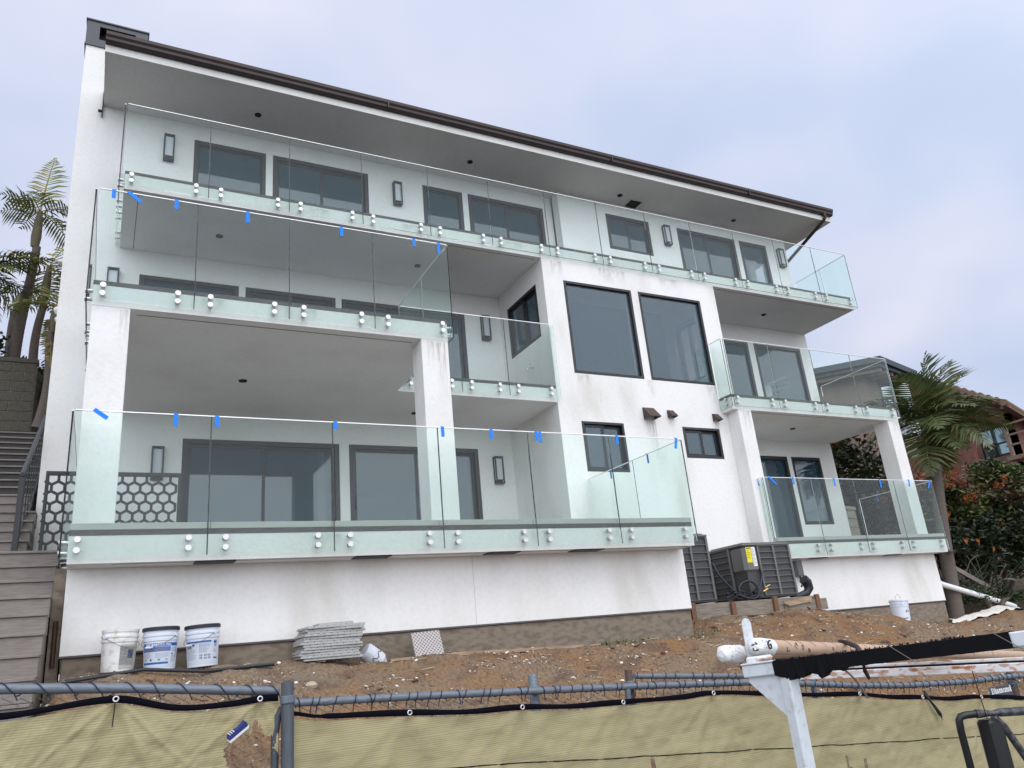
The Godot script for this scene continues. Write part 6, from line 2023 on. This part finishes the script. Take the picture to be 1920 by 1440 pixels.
# ---------------------------------------------------------------- neighbouring houses
func build_neighbours() -> void:
	M.red_wall = tri_mat(mat(0.20, 0.085, 0.07, 0.9), noise_tex(0.02, [[0.0, 0.7, 0.7, 0.7], [1, 1.2, 1.2, 1.2]], 111, 256, 5), V(0.6, 0.25, 0.6))
	M.tile_roof = tri_mat(mat(0.16, 0.10, 0.07, 0.9), noise_tex(0.03, [[0.0, 0.55, 0.55, 0.55], [1, 1.4, 1.35, 1.3]], 112, 256, 4), V(1, 1, 1))
	M.teal = mat(0.028, 0.044, 0.052, 0.6)
	M.brown_wall = mat(0.20, 0.145, 0.115, 0.9)
	var h := thing("red_house", "weathered red house with a tiled roof up the hill on the right", "house")
	var st := mb()
	var fl := frame_left(32.5)
	wall(st, fl, -21.5, 3.0, -17.6, 9.05, 0.2, [[-19.05, 7.35, -17.85, 8.6]])
	poly_extrude(st, [Vector2(-21.5, 9.051), Vector2(-17.6, 9.051), Vector2(-17.6, 9.1), Vector2(-21.5, 11.8)], -0.2, 0.0, fl)
	obj("wall", st, M.red_wall, h)
	st = mb()
	wall(st, frame_z(-17.6), 32.5, 3.0, 38.0, 9.05, 0.2, [])
	obj("side_wall", st, M.red_wall, h)
	st = mb()
	wall(st, frame_left(31.6), -23.5, 3.0, -18.9, 8.1, 0.25, [])
	for k in 10:
		bx(st, V(-23.4 + k * 0.45, 3.0, 0.0), V(-23.37 + k * 0.45, 8.1, 0.02), 0, frame_left(31.6))
	obj("lower_wall", st, M.red_wall, h)
	st = mb()
	bx(st, V(-19.05, 7.35, -0.12), V(-18.97, 8.6, 0.01), 0, fl); bx(st, V(-17.98, 7.35, -0.12), V(-17.85, 8.6, 0.01), 0, fl)
	bx(st, V(-18.97, 8.52, -0.12), V(-17.98, 8.6, 0.01), 0, fl); bx(st, V(-18.97, 7.35, -0.12), V(-17.98, 7.42, 0.01), 0, fl)
	bx(st, V(-18.52, 7.42, -0.1), V(-18.43, 8.52, 0.0), 0, fl); bx(st, V(-18.97, 7.85, -0.1), V(-18.52, 7.9, -0.001), 0, fl); bx(st, V(-18.43, 7.85, -0.1), V(-17.98, 7.9, -0.001), 0, fl)
	var wn := obj("window", st, M.frame, h)
	for q in [[-18.97, -18.52, 7.42, 7.85], [-18.43, -17.98, 7.42, 7.85], [-18.97, -18.52, 7.9, 8.52], [-18.43, -17.98, 7.9, 8.52]]:
		st = mb()
		bx(st, V(q[0], q[2], -0.08), V(q[1], q[3], -0.07), 0, fl)
		obj("pane", st, M.mirror_pane, wn)
	var ridge := V(31.6, 12.05, -21.6)
	var eav := V(31.6, 8.95, -17.0)
	var sl := (eav - ridge).normalized()
	var rx := Transform3D(Basis(Vector3.RIGHT, sl.cross(Vector3.RIGHT).normalized() * -1.0, -sl), ridge)
	rx.basis.x = V(1.0, -0.4, 0.0)
	rx.basis.y = Vector3.UP
	st = mb()
	bx(st, V(0, 0.0, 0.0), V(6.5, 0.12, -ridge.distance_to(eav)), 0.01, rx)
	var rf := obj("roof", st, M.tile_roof, h)
	for k in 16:
		st = mb()
		var c := ridge.lerp(eav, (k + 0.5) / 16.0) + V(-0.02, 0.16, 0.0)
		tube(st, [c, c + V(6.5, -2.6, 0)], 0.15, 8)
		obj("roof_tile", st, M.tile_roof, rf)
	for k in 7:
		st = mb()
		var c := ridge.lerp(eav, (k + 0.5) / 7.0) + V(0.1, -0.1, 0.0)
		bx(st, c + V(0, -0.06, -0.06), c + V(0.85, 0.06, 0.06))
		obj("rafter", st, M.brown_wall, rf)
	st = mb()
	bx(st, V(31.4, 6.9, -17.55), V(38.0, 7.05, -15.6))
	var dk := obj("deck", st, M.brown_wall, h)
	for z in [-17.4, -16.5, -15.7]:
		st = mb()
		bx(st, V(31.42, 7.05, z), V(31.54, 8.35, z + 0.12))
		obj("rail_post", st, M.brown_wall, dk)
	for y in [7.45, 7.85, 8.28]:
		st = mb()
		bx(st, V(31.45, y, -17.5), V(31.51, y + 0.07, -15.6))
		obj("rail", st, M.brown_wall, dk)
	# dark roofed house behind the glass
	var d := thing("dark_roof_house", "brown house with a dark teal eave behind the right middle balcony", "house")
	var C := V(24.4, 10.45, -16.9)
	var e1 := V(sin(deg_to_rad(75.0)), 0, -cos(deg_to_rad(75.0)))
	var e2 := V(sin(deg_to_rad(-42.0)), 0, -cos(deg_to_rad(-42.0)))
	var slab := func(s: SurfaceTool, o: Vector3, a: float, b: float, y0: float, y1: float):
		var p := [o, o + e1 * a, o + e1 * a + e2 * b, o + e2 * b]
		for k in 4:
			var m: Vector3 = p[k]; var n: Vector3 = p[(k + 1) % 4]
			quad(s, V(m.x, y0, m.z), V(n.x, y0, n.z), V(n.x, y1, n.z), V(m.x, y1, m.z))
		quad(s, V(p[0].x, y1, p[0].z), V(p[1].x, y1, p[1].z), V(p[2].x, y1, p[2].z), V(p[3].x, y1, p[3].z))
		quad(s, V(p[3].x, y0, p[3].z), V(p[2].x, y0, p[2].z), V(p[1].x, y0, p[1].z), V(p[0].x, y0, p[0].z))
	st = mb()
	slab.call(st, C, 3.3, 9.0, C.y - 0.22, C.y)
	slab.call(st, C + (e1 + e2) * 0.12, 3.1, 8.8, C.y - 0.36, C.y - 0.23)
	var rr := obj("roof", st, M.teal, d)
	for k in 6:
		st = mb()
		slab.call(st, C + e1 * (0.3 + 0.5 * k) + e2 * 0.2, 0.09, 4.0, C.y - 0.50, C.y - 0.365)
		obj("rafter", st, M.brown_wall, rr)
	st = mb()
	slab.call(st, C + e1 * 0.9 + e2 * 1.1, 1.6, 6.5, 4.0, C.y - 0.37)
	obj("wall", st, M.brown_wall, d)
	var bw := thing("garden_wall", "low tan concrete block wall behind the right terrace railing", "wall", V(14.85, 0, -12.3))
	block_wall(bw, Transform3D(Basis(Vector3.UP, deg_to_rad(12.0)), V(0.0, 2.6, 0.0)), 2, 7)
	for o in bw.get_children():
		if not String(o.name).begins_with("mortar"): o.material_override = M.block_tan

func late_materials() -> void:
	M.block_tan = tri_mat(mat(0.36, 0.325, 0.26, 0.95), noise_tex(0.02, [[0.0, 0.7, 0.7, 0.7], [1, 1.2, 1.2, 1.2]], 73, 256, 5), Vector3.ONE)
	M.white = mat(0.78, 0.78, 0.78, 0.5)
	M.pale = mat(0.52, 0.49, 0.48, 0.9)
	M.tile_brown = mat(0.235, 0.20, 0.195, 0.9)
	M.milky = mat(0.58, 0.60, 0.66, 0.4)
	M.yellow_rag = mat(0.55, 0.47, 0.16, 0.9)
	M.lime = mat(0.42, 0.46, 0.05, 0.6)
	M.stone_tan = mat(0.42, 0.34, 0.25, 0.95)
	M.navy = mat(0.025, 0.035, 0.17, 0.85)
	M.ac_grey = mat(0.15, 0.145, 0.14, 0.55, 0.1)
	M.ac_dark = mat(0.034, 0.028, 0.030, 0.6)
	M.ac_coil = tri_mat(mat(0.064, 0.064, 0.068, 0.6), noise_tex(0.2, [[0.0, 0.5, 0.5, 0.5], [1, 1.5, 1.5, 1.5]], 121, 256, 2), V(6, 0.4, 6))
	M.label_yellow = mat(0.80, 0.68, 0.01, 0.6)
	M.box_grey = mat(0.11, 0.115, 0.12, 0.55)
	M.brass = mat(0.5, 0.36, 0.16, 0.35, 0.9)
	M.sheet = mat(0.62, 0.58, 0.52, 0.5)
	M.white_steel = tri_mat(mat(0.66, 0.70, 0.73, 0.42), noise_tex(0.02, [[0.0, 0.72, 0.70, 0.68], [0.4, 0.95, 0.95, 0.95], [1, 1, 1, 1]], 131, 256, 6), V(4, 4, 4))
	M.rusty_white = tri_mat(mat(0.72, 0.72, 0.72, 0.6), noise_tex(0.02, [[0.0, 0.30, 0.10, 0.03], [0.33, 0.62, 0.26, 0.12], [0.42, 0.95, 0.85, 0.8], [0.5, 1, 1, 1], [1, 1, 1, 1]], 132, 256, 5), V(2.2, 4, 2.2))
	M.tape_black = mat(0.005, 0.005, 0.007, 0.7)
	M.tape_black.metallic_specular = 0.25
	M.crease = mat(0.16, 0.15, 0.15, 0.6)
	M.card = tri_mat(mat(0.50, 0.345, 0.245, 0.85), noise_tex(0.02, [[0.0, 0.8, 0.8, 0.8], [1, 1.08, 1.08, 1.08]], 133, 256, 4), V(1, 6, 6))
	M.card_ink = mat(0.07, 0.055, 0.06, 0.8)
	M.strap = mat(0.035, 0.018, 0.016, 0.9)
	M.black_gloss = mat(0.010, 0.010, 0.011, 0.38)
	M.scuffed = tri_mat(mat(0.10, 0.10, 0.11, 0.45, 0.3), noise_tex(0.03, [[0.0, 0.15, 0.15, 0.15], [0.48, 0.3, 0.3, 0.3], [0.55, 1.6, 1.6, 1.6], [1, 2.2, 2.2, 2.2]], 134, 256, 4), V(5, 5, 5))
	M.bop = mat(0.030, 0.045, 0.030, 0.5)
	M.bop_dry = mat(0.11, 0.095, 0.065, 0.8)
	M.orange = mat(0.5, 0.13, 0.02, 0.6)
	M.mirror_pane = mat(0.30, 0.40, 0.42, 0.06, 0.85)

func _ready() -> void:
	rng.seed = 7
	bumps.seed = 3; bumps.frequency = 1.6; bumps.fractal_octaves = 5
	lumps.seed = 9; lumps.frequency = 0.45; lumps.fractal_octaves = 3
	setup()
	materials()
	late_materials()
	build_ground()
	build_house()
	build_left()
	build_neighbours()
	build_plants()
	build_fence()
	build_yard()
	build_rack()
